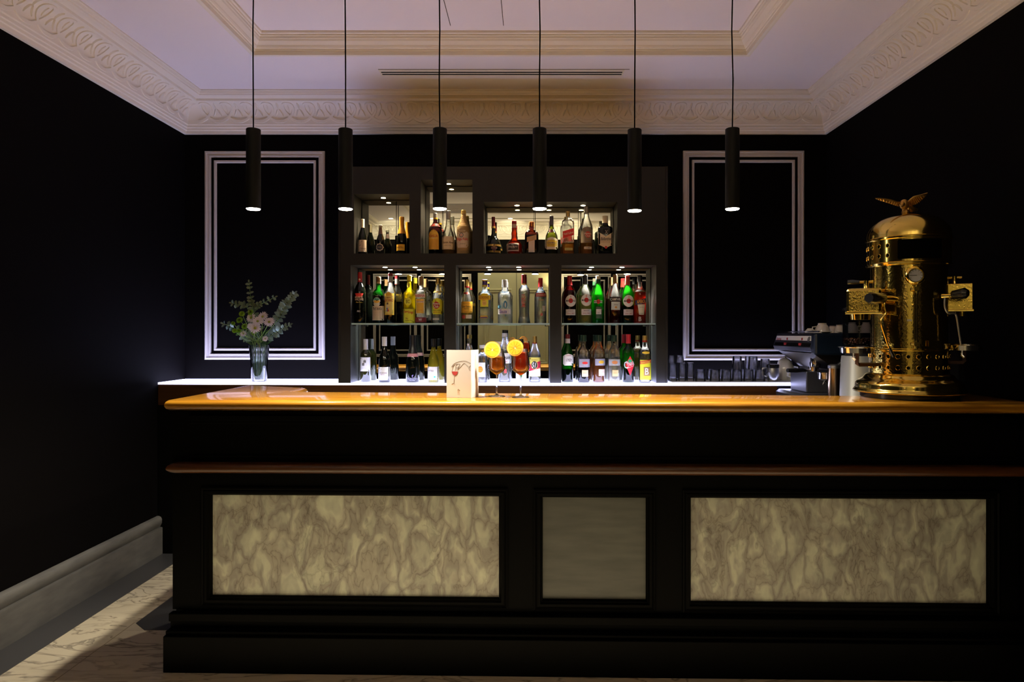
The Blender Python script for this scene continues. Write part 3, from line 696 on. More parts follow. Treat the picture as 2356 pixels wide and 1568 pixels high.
bottle(c1, 'rum_bottle', 1788, 2012, 742, 'u', 'wicker', mat('wicker2', (.46, .30, .12), .8, bump=(220, .5, .002)), 'straw-wrapped bottle with big white label and red writing in the tall upper niche', group=gu, cap=(800, F_gd),
       labels=[('oct', 1795, 1060, 1985, 1365, (.62, .55, .46)), ('ellipse', 1815, 1060, 1962, 1125, (.34, .24, .12)), ('ellipse', 1838, 1120, 1910, 1196, (.12, .10, .10)), ('ellipse', 1850, 1132, 1898, 1184, (.6, .5, .42))],
       texts=[('Nga Fuki', 1890, 1228, 180, 55, (.7, .05, .04)), ('RHUM', 1888, 1090, 100, 24, (.7, .6, .4)), ('6', 1874, 1158, 22, 30, (.6, .1, .08)), ('ambre', 1890, 1300, 80, 16, gy)], extra=wick)
# --- upper wide niche
bottle(c2, 'cognac_bottle', 195, 432, 412, 'u', 'cognac', G_dark, 'bulbous dark cognac bottle with gold bands, first in the wide upper niche', group=gu, cap=(560, F_dred), caps2=[(560, 590, F_gd, 1.2), (855, 885, F_gd, 1.02), (955, 985, F_gd, 1.02)],
       labels=[('diamond', 275, 855, 385, 985, (.06, .02, .035))], texts=[('VS', 330, 890, 34, 26, gd), ('COGNAC', 330, 915, 90, 18, (.4, .3, .25))])
bottle(c2, 'liqueur_bottle', 515, 776, 476, 'u', 'globe', glass('orange_glass', (.85, .20, .03), .3, haze=.35), 'rounded orange liqueur bottle with red cap and black framed label', group=gu, liq=(.42, L_amber), cap=(525, F_rd), caps2=[(525, 585, flat((.66, .5, .46)), 1.05), (590, 604, F_rd, 1.06)],
       labels=[('rect', 534, 838, 720, 965, (.62, .52, .44)), ('rect', 542, 850, 712, 948, (.02, .012, .012))], texts=[('Grand Marnier', 627, 893, 150, 30, (.8, .72, .6)), ('LIQUEUR', 627, 918, 60, 10, wh), ('1880', 620, 862, 40, 14, wh)])
bottle(c2, 'liqueur_bottle', 812, 1034, 492, 'u', 'spirit', G_brown, 'square brown liqueur bottle with orange cap, crooked tan ribbon label and pale strip', group=gu, liq=(.60, L_dark), cap=(565, flat((.75, .22, .03))), sq=4.0,
       labels=[('rect', 874, 775, 970, 984, (.62, .52, .44)), ('slant', 848, 708, 998, 822, (.48, .30, .15))], texts=[('Cointreau', 925, 762, 120, 26, (.62, .45, .25), .25)])
bottle(c2, 'brandy_bottle', 1136, 1344, 396, 'u', 'brandy', G_olive, 'green brandy bottle with dark grey neck and ornate cream and yellow label', group=gu, liq=(.3, L_dark), cap=(540, mat('pewter', (.12, .10, .12), .35, .5)),
       labels=[('oct', 1143, 740, 1338, 935, (.70, .62, .52)), ('oct', 1160, 780, 1320, 895, (.62, .45, .05)), ('ellipse', 1196, 612, 1276, 668, (.12, .03, .03))], texts=[('Cardenal Mendoza', 1240, 832, 140, 22, (.05, .05, .3)), ('SOLERA GRAN RESERVA', 1240, 865, 120, 12, (.3, .15, .03))])
bottle(c2, 'whisky_bottle', 1402, 1600, 322, 'u', 'flask', G_clear, 'square clear whisky bottle with slanted red label and low amber whisky', group=gu, liq=(.27, L_amber), cap=(402, F_gd), sq=5,
       labels=[('slant', 1416, 598, 1594, 762, (.62, .03, .03)), ('rect', 1446, 912, 1572, 952, (.50, .44, .14))], texts=[('Red Label', 1506, 680, 150, 34, (.85, .7, .6), .22), ('OLD SCOTCH', 1506, 932, 90, 12, (.2, .15, .05))])
bottle(c2, 'rum_bottle', 1695, 1898, 252, 'u', 'slope', G_clear, 'tall rum bottle with brown oval label and orange rum in the wide upper niche', group=gu, liq=(.26, L_amber), cap=(350, F_gy),
       labels=[('arch', 1706, 575, 1896, 832, (.20, .15, .10)), ('ellipse', 1768, 650, 1858, 752, (.5, .05, .03)), ('rect', 1752, 893, 1874, 932, (.55, .5, .42))], texts=[('Havana', 1812, 684, 118, 30, (.8, .72, .62)), ('Club', 1812, 722, 78, 30, (.8, .72, .62)), ('Especial', 1818, 795, 80, 16, gd), ('CUBA', 1812, 912, 70, 14, gy)])
bottle(c2, 'whisky_bottle', 1975, 2215, 396, 'u', 'highshoulder', G_dark, 'broad black whisky bottle with cream chevron label, last in the wide upper niche', group=gu, cap=(508, F_cream), sq=4, ry=.7,
       labels=[('shield', 1982, 660, 2210, 915, (.66, .57, .42)), ('ellipse', 2078, 880, 2122, 924, (.45, .03, .03))], texts=[("Ballantine's", 2108, 765, 190, 56, (.08, .06, .06), 0, .4), ('BLENDED SCOTCH WHISKY', 2100, 818, 170, 12, (.4, .2, .1)), ('X', 2106, 660, 50, 60, gy)])
# --- left shelf
bottle(c3, 'liqueur_bottle', 145, 410, 258, 's', 'martini', G_dark, 'black bottle with red foil neck and red crest, leftmost on the left glass shelf', group=gs, cap=(480, F_rd),
       labels=[('trap', 188, 735, 378, 820, (.55, .03, .02)), ('ellipse', 258, 400, 300, 445, wh)], texts=[('MONTE', 278, 822, 170, 50, (.75, .6, .5)), ('ANCORE', 282, 872, 190, 50, (.75, .6, .5)), ('- Foto Puro -', 284, 935, 160, 30, (.7, .5, .1)), ('ARC', 278, 1135, 76, 40, wh)])
bottle(c3, 'bitter_bottle', 560, 838, 365, 's', 'spirit', G_dgreen, 'dark green bitter bottle with round eagle emblem above a cream label', group=gs, liq=(.60, L_dark), cap=(475, F_brz), caps2=[(475, 515, flat((.55, .36, .2)), 1.1)],
       labels=[('rect', 556, 1020, 828, 1340, (.72, .58, .40)), ('ellipse', 602, 828, 762, 985, (.80, .76, .62)), ('ellipse', 614, 838, 750, 910, (.10, .42, .36)), ('ellipse', 612, 890, 752, 955, (.75, .42, .06)), ('trap', 600, 965, 766, 1018, (.72, .66, .52))],
       texts=[('FERNET-BRANCA', 694, 1082, 205, 62, (.10, .05, .03))] + [('liquore fernet amaro digestivo', 692, 1135 + 34 * i, 220, 14, (.45, .22, .10)) for i in range(6)] + [('V', 690, 885, 90, 60, (.06, .05, .04)), ('1845', 690, 795, 60, 14, wh)])
def lady(t, H, R, rf, wrap, fxx, fzz, X):
    for nm, pts, c in (('picture', [(905, 950), (940, 940), (945, 985), (905, 990)], (.12, .06, .04)), ('picture', [(880, 1060), (900, 990), (950, 985), (985, 1040), (950, 1070)], (.70, .66, .62)),
                       ('picture', [(872, 1140), (900, 1060), (930, 1060), (925, 1145)], (.05, .22, .50)), ('picture', [(925, 1145), (930, 1055), (960, 1140)], (.60, .04, .04)), ('picture', [(862, 1190), (862, 1150), (1040, 1110), (1040, 1190)], (.30, .42, .06))):
        vs = [wrap(fxx(a) - X, fzz(b), .0019) for a, b in pts]; t.part(nm, MB().add(vs, [tuple(range(len(vs)))]), flat(c), smooth=False)
bottle(c3, 'amaro_bottle', 836, 1095, 278, 's', 'slope', G_clear, 'clear bitter bottle with dark red cap and tall yellow picture label of a woman', group=gs, liq=(.46, L_dark), cap=(478, F_dred), caps2=[(345, 470, F_gy, 1.09)],
       labels=[('rect', 842, 735, 1064, 1220, (.80, .46, .05)), ('rect', 856, 795, 1050, 1195, (.78, .58, .16)), ('ellipse', 890, 705, 1000, 790, (.74, .42, .05))], texts=[('AMARO', 948, 832, 110, 32, (.30, .05, .03)), ('LUCANO', 952, 892, 196, 62, (.45, .03, .03))], extra=lady)
bottle(c3, 'liqueur_bottle', 1254, 1528, 330, 's', 'yellow', glass('yellow_glass', (.96, .88, .05), .3, haze=.5), 'bright yellow herb liqueur bottle with yellow cap on the left glass shelf', group=gs, liq=(.66, L_yel), cap=(455, F_yl),
       labels=[('rect', 1262, 1088, 1516, 1395, (.85, .72, .04)), ('ellipse', 1296, 830, 1462, 1012, (.75, .60, .03)), ('ellipse', 1312, 850, 1446, 992, (.88, .74, .05)), ('ellipse', 1336, 480, 1418, 610, (.80, .66, .06))],
       texts=[('LIQUORE', 1380, 1072, 190, 24, (.15, .08, .02)), ('Liquore', 1330, 1150, 110, 70, (.6, .04, .02), .05), ('Strega', 1440, 1165, 110, 80, (.6, .04, .02), -.05), ('SC', 1380, 920, 80, 80, (.25, .16, .03)), ('70cl', 1350, 1300, 60, 40, (.3, .15, .03)), ('Qualita Fine', 1395, 1345, 170, 26, (.2, .1, .02)), ('o', 1374, 550, 30, 44, (.5, .2, .03))])
bottle(c3, 'amaro_bottle', 1520, 1778, 350, 's', 'highshoulder', G_clear, 'clear bitter bottle with brown cap, red-lettered white band and orange label below', group=gs, liq=(.13, L_dark), cap=(545, F_brz),
       labels=[('rect', 1552, 855, 1745, 1190, (.78, .66, .50)), ('rect', 1560, 865, 1728, 1180, (.78, .42, .05)), ('rect', 1524, 745, 1756, 835, (.78, .70, .62)), ('rect', 1570, 905, 1728, 945, (.70, .58, .44)), ('rect', 1528, 1275, 1778, 1385, (.15, .012, .015))],
       texts=[('AVERNA', 1642, 790, 222, 60, (.55, .02, .02)), ('Specialita', 1648, 925, 150, 26, (.3, .05, .03)), ('amaro siciliano', 1645, 1110, 110, 18, (.6, .2, .03)), ('W', 1655, 1325, 80, 60, wh)])
bottle(c3, 'rum_bottle', 1900, 2172, 388, 's', 'slope', G_clear, 'clear rum bottle with gold cap and yellow six-sided label, rightmost on the left glass shelf', group=gs, liq=(.55, L_water), cap=(520, F_gd), caps2=[(690, 715, flat((.8, .5, .05)), 1.02)],
       labels=[('oct', 1905, 842, 2165, 1205, (.86, .66, .03)), ('ellipse', 1942, 925, 2090, 1085, (.42, .02, .02)), ('rect', 1928, 1288, 2080, 1335, (.5, .46, .34))], texts=[('Havana', 2014, 965, 168, 52, (.9, .84, .7)), ('Club', 2008, 1030, 112, 56, (.9, .84, .7)), ('ANEJO 3 ANOS', 2022, 1118, 170, 34, (.15, .08, .02)), ('RON DE CUBA', 2022, 1160, 150, 22, (.5, .05, .02)), ('i', 2002, 905, 16, 50, (.25, .05, .02))])
# --- centre shelf
bottle(c5, 'tequila_bottle', 292, 545, 410, 's', 'slope', G_clear, 'gold tequila bottle with square orange label, leftmost on the centre glass shelf', group=gs, liq=(.42, L_gold), cap=(580, F_gd), caps2=[(550, 580, F_rd, 1.1)],
       labels=[('rect', 300, 885, 540, 1128, (.80, .38, .03)), ('ellipse', 345, 680, 480, 730, (.25, .04, .03)), ('ellipse', 312, 1170, 398, 1260, (.40, .06, .04)), ('rect', 405, 1170, 525, 1250, (.66, .55, .36))],
       texts=[('Jose Cuervo', 418, 998, 185, 52, (.06, .03, .02)), ('Especial', 415, 1042, 95, 24, (.06, .03, .02)), ('TEQUILA', 415, 925, 160, 30, (.5, .28, .03)), ('REPOSADO', 415, 1105, 80, 14, (.3, .1, .02))])
bottle(c5, 'gin_bottle', 664, 950, 412, 's', 'highshoulder', G_clear, 'clear gin bottle with violet and yellow cap and yellow label', group=gs, liq=(.62, L_water), cap=(525, F_vio), caps2=[(412, 440, F_yl, 1.22), (525, 560, F_yl, 1.12)], sq=3,
       labels=[('rect', 676, 755, 932, 850, (.88, .42, .02)), ('arch', 740, 712, 880, 765, (.85, .50, .02)), ('rect', 718, 850, 890, 1000, (.88, .66, .05)), ('ellipse', 755, 860, 855, 975, (.85, .45, .10)), ('rect', 718, 1190, 876, 1245, (.75, .40, .02)), ('rect', 722, 1215, 872, 1240, (.12, .05, .15))],
       texts=[("GORDON'S", 796, 800, 210, 56, (.30, .12, .02)), ('DRY', 796, 858, 70, 18, (.5, .05, .02)), ('W', 805, 925, 60, 60, (.5, .3, .1))])
bottle(c5, 'tequila_bottle', 1086, 1390, 412, 's', 'highshoulder', G_clear, 'clear tequila bottle with grey cap and blue agave picture label', group=gs, liq=(.60, L_water), cap=(572, F_gy), sq=2.6,
       labels=[('rect', 1100, 1045, 1366, 1158, (.62, .58, .55)), ('rect', 1124, 1052, 1290, 1148, (.70, .64, .62)), ('ellipse', 1215, 870, 1296, 1035, (.03, .16, .30)), ('ellipse', 1240, 905, 1272, 1020, (.50, .50, .42)), ('ellipse', 1095, 960, 1165, 1035, (.08, .22, .32))],
       texts=[('Sauza', 1208, 1098, 160, 80, (.12, .08, .34), 0, .3), ('SILVER', 1212, 1128, 70, 14, (.5, .2, .1)), ('1', 1262, 1185, 14, 40, (.05, .15, .25))])
bottle(c5, 'vodka_bottle', 1526, 1792, 302, 's', 'taper', G_clear, 'tall faceted vodka bottle with dark red stopper and red vertical letters', group=gs, liq=(.66, L_water), cap=(490, F_dred), caps2=[(490, 520, F_gd, 1.15)],
       texts=[('IMPERIA', 1642, 860, 290, 84, (.45, .05, .03), PI / 2)])
bottle(c5, 'vodka_bottle', 1882, 2144, 375, 's', 'spirit', G_clear, 'clear vodka bottle with red cap and red name band, rightmost on the centre glass shelf', group=gs, liq=(.62, L_water), cap=(562, F_rd),
       labels=[('rect', 1912, 700, 2144, 775, (.38, .03, .03)), ('ellipse', 2008, 1130, 2064, 1200, (.50, .14, .10)), ('rect', 2052, 975, 2114, 1095, (.50, .46, .40))], texts=[('SMIRNOFF', 2026, 742, 205, 44, (.66, .52, .44)), ('VODKA', 2026, 850, 120, 22, (.4, .1, .05))])
# --- right shelf
def mart(c, cx, cy, col2, word, ly):
    return dict(labels=[('ellipse', cx - 120, cy - 132, cx + 120, cy + 132, (.70, .66, .62)), ('ellipse', cx - 50, cy - 56, cx + 50, cy + 52, (.55, .02, .02)), ('rect', cx - 110, ly, cx + 108, ly + 132, (.62, .56, .52))],
                texts=[('MARTINI', cx, cy, 208, 46, (.02, .02, .02)), (word, cx, ly + 36, 120, 20, (.12, .05, .04)), ('since 1863', cx, ly + 92, 160, 26, (.45, .1, .07), 0, .4), ('II', cx, cy - 90, 30, 40, (.5, .2, .15))])
bottle(c7, 'vermouth_bottle', 152, 448, 345, 's', 'martini', glass('ruby_glass', (.34, .012, .015), .3, haze=.3), 'dark red bottle with round white label, leftmost on the right glass shelf', group=gs, liq=(.70, L_red), cap=(550, F_rd), **mart(c7, 318, 905, None, 'ROSATO', 1095))
bottle(c7, 'vermouth_bottle', 502, 800, 325, 's', 'martini', G_clear, 'pale yellow vermouth bottle with black cap and round white label', group=gs, liq=(.58, L_straw), cap=(525, F_bk), **mart(c7, 668, 890, None, 'BIANCO', 1090))
bottle(c7, 'vermouth_bottle', 800, 1085, 340, 's', 'slope', G_green, 'green vermouth bottle with cream and green cap and small red-dot name label', group=gs, liq=(.60, L_green), cap=(415, F_cream), caps2=[(415, 500, F_grn, 1.12)],
       labels=[('rect', 842, 895, 1026, 955, (.72, .66, .56)), ('ellipse', 895, 870, 975, 975, (.55, .02, .02)), ('rect', 880, 1035, 1015, 1300, (.03, .06, .03)), ('rect', 886, 1090, 1000, 1205, (.66, .62, .54))],
       texts=[('MARTINI', 935, 925, 180, 42, (.03, .03, .03)), ('EXTRA DRY', 948, 1055, 110, 18, gy), ('DRY', 942, 1170, 60, 20, (.3, .2, .15))])
bottle(c7, 'bitter_bottle', 1190, 1455, 312, 's', 'slope', G_clear, 'clear bitter bottle with brown cap, black name band and dark red drink', group=gs, liq=(.54, L_red), cap=(500, F_brz),
       labels=[('rect', 1200, 825, 1446, 915, (.015, .012, .012)), ('rect', 1228, 925, 1428, 1105, (.56, .60, .54)), ('ellipse', 1300, 1025, 1355, 1075, (.5, .25, .06))], texts=[('CAMPARI', 1322, 870, 232, 58, (.80, .72, .62)), ('Bitter', 1335, 990, 100, 30, gy, 0, .3), ('MILANO', 1325, 1112, 100, 18, (.6, .2, .1))])
bottle(c7, 'vermouth_bottle', 1460, 1748, 338, 's', 'martini', G_green, 'green vermouth bottle with red cap and round white label on the right glass shelf', group=gs, liq=(.38, L_dark), cap=(405, flat((.55, .04, .05))), caps2=[(405, 545, flat((.50, .08, .06)), 1.08)], **mart(c7, 1612, 910, None, 'SECCO', 1095))
bottle(c7, 'aperitif_bottle', 1738, 2025, 335, 's', 'highshoulder', G_clear, 'bright red bottle with slanted blue name label, rightmost on the right glass shelf', group=gs, liq=(.66, L_bright), cap=(475, F_bk),
       labels=[('slant', 1768, 845, 2012, 1005, (.015, .02, .075)), ('trap', 1812, 985, 1985, 1215, (.66, .62, .50))], texts=[('APEROL', 1896, 920, 205, 80, (.85, .38, .04), .12), ('aperitivo', 1900, 1050, 90, 18, gy), ('1919', 1895, 1190, 80, 18, bk), ('B', 1865, 1310, 60, 100, (.75, .6, .55))])
# --- counter row, left
bottle(c4, 'wine_bottle', 285, 528, 392, 'c', 'bordeaux', mat('olive_bottle', (.018, .018, .003), .06, spec=.9), 'white-capped wine bottle with large white label and two black initials, leftmost on the lit counter', group=gc, D=4.56, cap=(625, F_wh), caps2=[(575, 588, flat((.1, .15, .3)), 1.14)],
       labels=[('rect', 286, 798, 520, 1110, (.72, .70, .76))], texts=[('8', 412, 890, 56, 64, bk), ('8', 378, 955, 56, 64, bk), ('CERVARO', 400, 1040, 180, 14, (.5, .5, .55))])
bottle(c4, 'wine_bottle', 694, 962, 340, 'c', 'burgundy', G_dark, 'black wine bottle with white capsule and white lower label beside the first counter bottle', group=gc, D=4.50, cap=(545, F_wh),
       labels=[('rect', 696, 1015, 960, 1308, (.74, .70, .76))], texts=[('CARDINALE', 815, 1145, 205, 34, (.32, .22, .22)), ('PRIMITIVO', 805, 1185, 120, 20, (.45, .3, .3)), ('V', 795, 1060, 22, 24, (.5, .35, .35)), ('DOC', 800, 1258, 60, 10, gy)])
bottle(c4, 'champagne_bottle', 1312, 1618, 305, 'c', 'champagne', G_dark, 'big black sparkling wine bottle with pink neck band on the lit counter', group=gc, D=4.53, cap=(700, F_bk), caps2=[(712, 785, flat((.70, .30, .34)), 1.03), (400, 412, F_gd, 1.14)],
       texts=[('BRUT', 1480, 1278, 190, 14, (.4, .4, .7)), ('ROSE', 1480, 1308, 120, 14, (.4, .4, .6)), ('f', 1488, 1215, 40, 60, (.2, .15, .35))])
bottle(c4, 'wine_bottle', 1805, 2060, 388, 'c', 'burgundy', glass('white_wine_glass', (.90, .87, .40), .45, haze=.2), 'clear white wine bottle with black capsule and pale label, rightmost in the left counter niche', group=gc, D=4.50, liq=(.78, L_straw), cap=(560, F_bk),
       labels=[('rect', 1805, 1008, 2058, 1300, (.70, .68, .72)), ('ellipse', 1955, 1215, 1998, 1255, (.03, .40, .34))], texts=[('SATINO', 1895, 1098, 120, 36, (.2, .16, .16), -.1), ('vino bianco', 1895, 1145, 80, 16, (.5, .48, .5))])
# --- counter row, centre
bottle(c6, 'grappa_bottle', 420, 520, 250, 'c', 'bordeaux', G_clear, 'clear bottle with gold crown cap half hidden behind the white menu card', group=gc, D=4.54, liq=(.7, L_water), cap=(320, F_gd), labels=[('rect', 425, 415, 518, 450, (.7, .6, .58))])
bottle(c6, 'vodka_bottle', 640, 840, 445, 'c', 'squat', G_clear, 'squat clear vodka bottle with orange label right of the menu card', group=gc, D=4.50, liq=(.72, L_water), cap=(500, F_wh), caps2=[(530, 575, F_gd, 1.1)],
       labels=[('rect', 655, 770, 800, 1040, (.66, .68, .74)), ('ellipse', 655, 840, 760, 960, (.85, .28, .03))], texts=[('MILLOR', 708, 880, 90, 22, (.85, .6, .2)), ('VODKA', 708, 915, 60, 16, (.85, .6, .2)), ('. : . : .', 725, 1010, 80, 30, (.85, .3, .05))])
bottle(c6, 'sambuca_bottle', 1040, 1290, 158, 'c', 'slope', G_clear, 'tall clear liqueur bottle with black cap standing behind the two cocktails', group=gc, D=4.54, liq=(.62, L_water), cap=(215, F_bk), caps2=[(215, 285, F_wh, 1.1)],
       labels=[('rect', 1060, 590, 1285, 785, (.74, .74, .70)), ('rect', 1160, 890, 1205, 965, (.6, .05, .05))], texts=[('MOLINARI', 1172, 682, 205, 56, (.03, .03, .03)), ('EXTRA', 1190, 755, 70, 20, (.6, .15, .08))])
bottle(c6, 'liqueur_bottle', 1375, 1575, 335, 'c', 'spirit', G_frost, 'frosted white bottle with black cap behind the red cocktail', group=gc, D=4.49, cap=(520, F_bk), labels=[('ellipse', 1465, 980, 1500, 1050, (.03, .25, .08))])
bottle(c6, 'cachaca_bottle', 1618, 1852, 278, 'c', 'slope', G_clear, 'clear cane spirit bottle with gold cap and label numbered 51', group=gc, D=4.53, liq=(.55, L_water), cap=(412, F_gd), caps2=[(395, 415, F_rd, 1.08)],
       labels=[('rect', 1625, 672, 1842, 1030, (.80, .62, .12)), ('rect', 1627, 890, 1840, 1024, (.72, .70, .74)), ('slant', 1626, 740, 1841, 935, (.45, .02, .05)), ('ellipse', 1668, 735, 1790, 895, (.75, .6, .2)), ('ellipse', 1674, 742, 1784, 888, (.012, .012, .012))], texts=[('51', 1720, 818, 78, 100, (.88, .88, .88), 0, .25), ('CACHACA', 1730, 718, 120, 22, (.35, .22, .05)), ('Pirassununga', 1722, 958, 90, 16, (.5, .05, .05))])
# --- counter row, right
bottle(c8, 'vermouth_bottle', 112, 358, 172, 'c', 'slope', G_green, 'green vermouth bottle with dark cap and pale label dated 1757', group=gc, D=4.54, liq=(.28, L_dark), cap=(258, F_dred), caps2=[(262, 355, flat((.62, .52, .44)), 1.12)],
       labels=[('oct', 138, 572, 352, 815, (.70, .66, .62))], texts=[('1757', 256, 710, 110, 48, (.05, .04, .04)), ('CINZANO', 250, 608, 110, 22, (.5, .2, .2)), ('Vermouth', 250, 670, 90, 16, gy)])
fr = dict(cherry=(.6, .03, .03), fruit=(.85, .42, .04), almond=(.5, .18, .06))
bottle(c8, 'syrup_bottle', 444, 698, 190, 'c', 'syrup', G_clear, 'syrup bottle half full of near-black syrup, dark green cap, red fruit label', group=gc, D=4.50, liq=(.31, L_dark), cap=(320, F_grn),
       labels=[('rect', 470, 682, 692, 850, (.28, .27, .32)), ('ellipse', 530, 735, 650, 790, fr['cherry']), ('rect', 526, 908, 656, 1045, (.62, .46, .28))], texts=[('AMARENA', 600, 800, 90, 18, wh), ('premium', 590, 972, 90, 14, (.5, .2, .1))])
bottle(c8, 'syrup_bottle', 748, 1018, 190, 'c', 'syrup', G_clear, 'syrup bottle of clear brown syrup with dark green cap and yellow fruit label', group=gc, D=4.53, liq=(.50, L_brownish), cap=(320, F_grn),
       labels=[('rect', 800, 678, 1010, 815, (.28, .28, .34)), ('ellipse', 870, 710, 985, 775, fr['fruit']), ('rect', 872, 890, 998, 1028, (.66, .54, .44))], texts=[('FRUTTO', 910, 785, 100, 18, wh), ('premium', 935, 950, 90, 14, (.55, .3, .2))])
bottle(c8, 'syrup_bottle', 1078, 1335, 190, 'c', 'syrup', G_clear, 'syrup bottle of milky syrup with dark green cap and tan square label', group=gc, D=4.49, liq=(.50, mat('milky_syrup', (.55, .52, .44), .3)), cap=(320, F_grn),
       labels=[('rect', 1090, 690, 1325, 820, (.28, .28, .28)), ('ellipse', 1145, 715, 1265, 785, fr['almond']), ('rect', 1154, 908, 1278, 1038, (.60, .42, .20))], texts=[('ORZATA', 1210, 795, 100, 18, wh), ('premium', 1216, 970, 90, 14, (.5, .2, .05))])
bottle(c8, 'bitter_bottle', 1372, 1632, 172, 'c', 'spirit', G_green, 'green bitter bottle with red cap and big red diamond label', group=gc, D=4.53, liq=(.28, L_dark), cap=(360, flat((.62, .02, .03))),
       labels=[('diamond', 1425, 618, 1615, 1022, (.66, .015, .03)), ('ellipse', 1478, 685, 1560, 760, (.03, .32, .14))], texts=[('C', 1438, 805, 80, 150, wh, .1), ('YNAR', 1530, 780, 160, 80, wh, .25), ('bitter di carciofi', 1545, 838, 120, 18, wh, .35)])
bottle(c8, 'liqueur_bottle', 1715, 1975, 200, 'c', 'highshoulder', G_clear, 'clear bottle with gold cap and bright yellow label bearing a white B', group=gc, D=4.49, liq=(.60, glass('pale_spirit', (.93, .90, .70), .7)), cap=(335, F_gd), caps2=[(298, 328, F_rd, 1.1)],
       labels=[('rect', 1735, 700, 1968, 1110, (.88, .72, .03)), ('slant', 1735, 690, 1970, 790, (.62, .03, .02)), ('rect', 1800, 845, 1935, 1030, (.30, .18, .06)), ('ellipse', 1770, 525, 1925, 575, (.85, .45, .03))], texts=[('BIANCOSARTI', 1855, 742, 220, 48, (.85, .7, .1), .12), ('B', 1866, 935, 76, 140, (.85, .82, .75)), ('APERITIVO', 1858, 1065, 120, 18, (.4, .25, .03))])
# ================================================================== VASE AND FLOWERS
VD = 4.60; VX = XP(596.3, VD); VK = VD / F
def vp(x, y, dd=0.0): return P(480 + x / 5.6, 630 + y / 5.6, VD + dd)
vz = CZ + .0004; vh = ZP(793, VD) - vz
vs_ = Thing('glass_vase', 'clear glass vase half full of water at the left of the lit counter', 'vase', (VX, VD, vz), local=True)
vo = [(0, .047), (.004, .049), (vh * .5, .055), (vh, .066)]; vi = [(vh, .0635), (vh * .5, .052), (.014, .045), (.012, .03), (.011, .002)]
vs_.part('vase_body', MB().lathe(vo + vi, seg=40), M_clear, ang=60)
vs_.part('water', MB().lathe([(.015, .0445), (vh * .5, .0515), (vh * .69, .0555)], seg=36), glass('vase_water', (.86, .93, .88), .7), ang=50)
M_leaf = mat('eucalyptus_leaf', (.16, .24, .19), .5); M_leaf2 = mat('eucalyptus_leaf_warm', (.11, .15, .07), .5); M_stem = mat('green_stem', (.20, .34, .06), .5)
M_petal = mat('white_petal', (.80, .74, .74), .5); M_green = mat('green_button_flower', (.24, .42, .035), .6); M_dleaf = mat('dark_leaf', (.035, .10, .02), .5); M_cent = mat('flower_centre', (.35, .40, .05), .6)
def leafmesh(mb, p, d, nrm, L, W, fold=.15):
    d = Vector(d).normalized(); nrm = Vector(nrm); s = d.cross(nrm).normalized(); n = s.cross(d).normalized(); rows = []
    for k in range(7):
        t = k / 6; wd = W * math.sin(PI * (t * .92 + .05)) ** .75
        c = Vector(p) + d * L * t + n * L * .08 * math.sin(PI * t)
        rows.append([c - s * wd / 2 + n * wd * fold, c, c + s * wd / 2 + n * wd * fold])
    mb.rings(rows, closed=False)
mouth = Vector((VX, VD, vz + vh))
from mathutils.bvhtree import BVHTree
TREES = []           # finished stems and blooms, so that later ones are laid clear of them
CUR = MB()
def clash(mb):
    if not mb.f: return False
    t_ = BVHTree.FromPolygons([Vector(v) for v in mb.v], mb.f)
    return any(t_.overlap(o) for o in TREES)
def close_thing():
    global CUR
    if CUR.f: TREES.append(BVHTree.FromPolygons([Vector(v) for v in CUR.v], CUR.f))
    CUR = MB()
def keep(dst, mb):
    if clash(mb): return False
    dst.add(mb.v, mb.f); CUR.add(mb.v, mb.f); return True
wall_ = MB().lathe(vo + vi, (VX, VD, vz), seg=40); TREES.append(BVHTree.FromPolygons([Vector(v) for v in wall_.v], wall_.f))
def stem_path(build):
    for rr_ in (.034, .022, .010, .040):
        for k in range(16):
            a = 2 * PI * (k * 7 % 16) / 16 + rr_ * 40
            b0 = Vector((VX + rr_ * .8 * math.cos(a), VD + rr_ * .8 * math.sin(a), vz + .022)); m0 = Vector((VX + rr_ * 1.2 * math.cos(a), VD + rr_ * 1.2 * math.sin(a), vz + vh))
            path, mb = build(b0, m0)
            if not clash(mb): CUR.add(mb.v, mb.f); return b0, path, mb
    CUR.add(mb.v, mb.f); return b0, path, mb
def branch(idx, pts, n, size, m, label, dd):
    P3 = [vp(x, y, dd * (i + 1) / len(pts)) for i, (x, y) in enumerate(pts)]
    def bld(b0, m0):
        path = [Vector(q) for q in catmull([tuple(b0), tuple(m0), tuple(m0.lerp(P3[0], .55) + Vector((0, 0, .02)))] + [tuple(p) for p in P3[1:]], 5)]
        return path, MB().tube(path, [.0020 - .0012 * i / (len(path) - 1) for i in range(len(path))], 6)
    b0, path, smb = stem_path(bld)
    t = Thing('eucalyptus_branch', label, 'flower stem', tuple(b0), 'eucalyptus branches in the vase')
    t.part('stem', smb, M_stem)
    start = int(len(path) * .42); mb = MB()
    for i in range(n):
        q = start + (len(path) - 1 - start) * (i + .4) / n; k0 = int(q); p = path[k0].lerp(path[min(k0 + 1, len(path) - 1)], q - k0)
        tg = (path[min(k0 + 1, len(path) - 1)] - path[max(k0 - 1, 0)]).normalized()
        sz = size * (1.0 - .45 * i / n)
        for sd in (-1, 1):
            for _ in range(8):
                side = tg.cross(Vector((0, -1, 0))).normalized() * sd
                d = side * rnd.uniform(.7, 1) + tg * rnd.uniform(.1, .6) + Vector((0, rnd.uniform(-.6, .4), 0))
                one = MB(); leafmesh(one, p, d, Vector((rnd.uniform(-.4, .4), -1, rnd.uniform(-.1, .9))), sz * rnd.uniform(.85, 1.15), sz * rnd.uniform(.5, .8))
                if keep(mb, one): break
    one = MB(); leafmesh(one, path[-1], path[-1] - path[-2], (0, -1, .3), size * .5, size * .3); keep(mb, one)
    t.part('leaves', mb, m); close_thing()
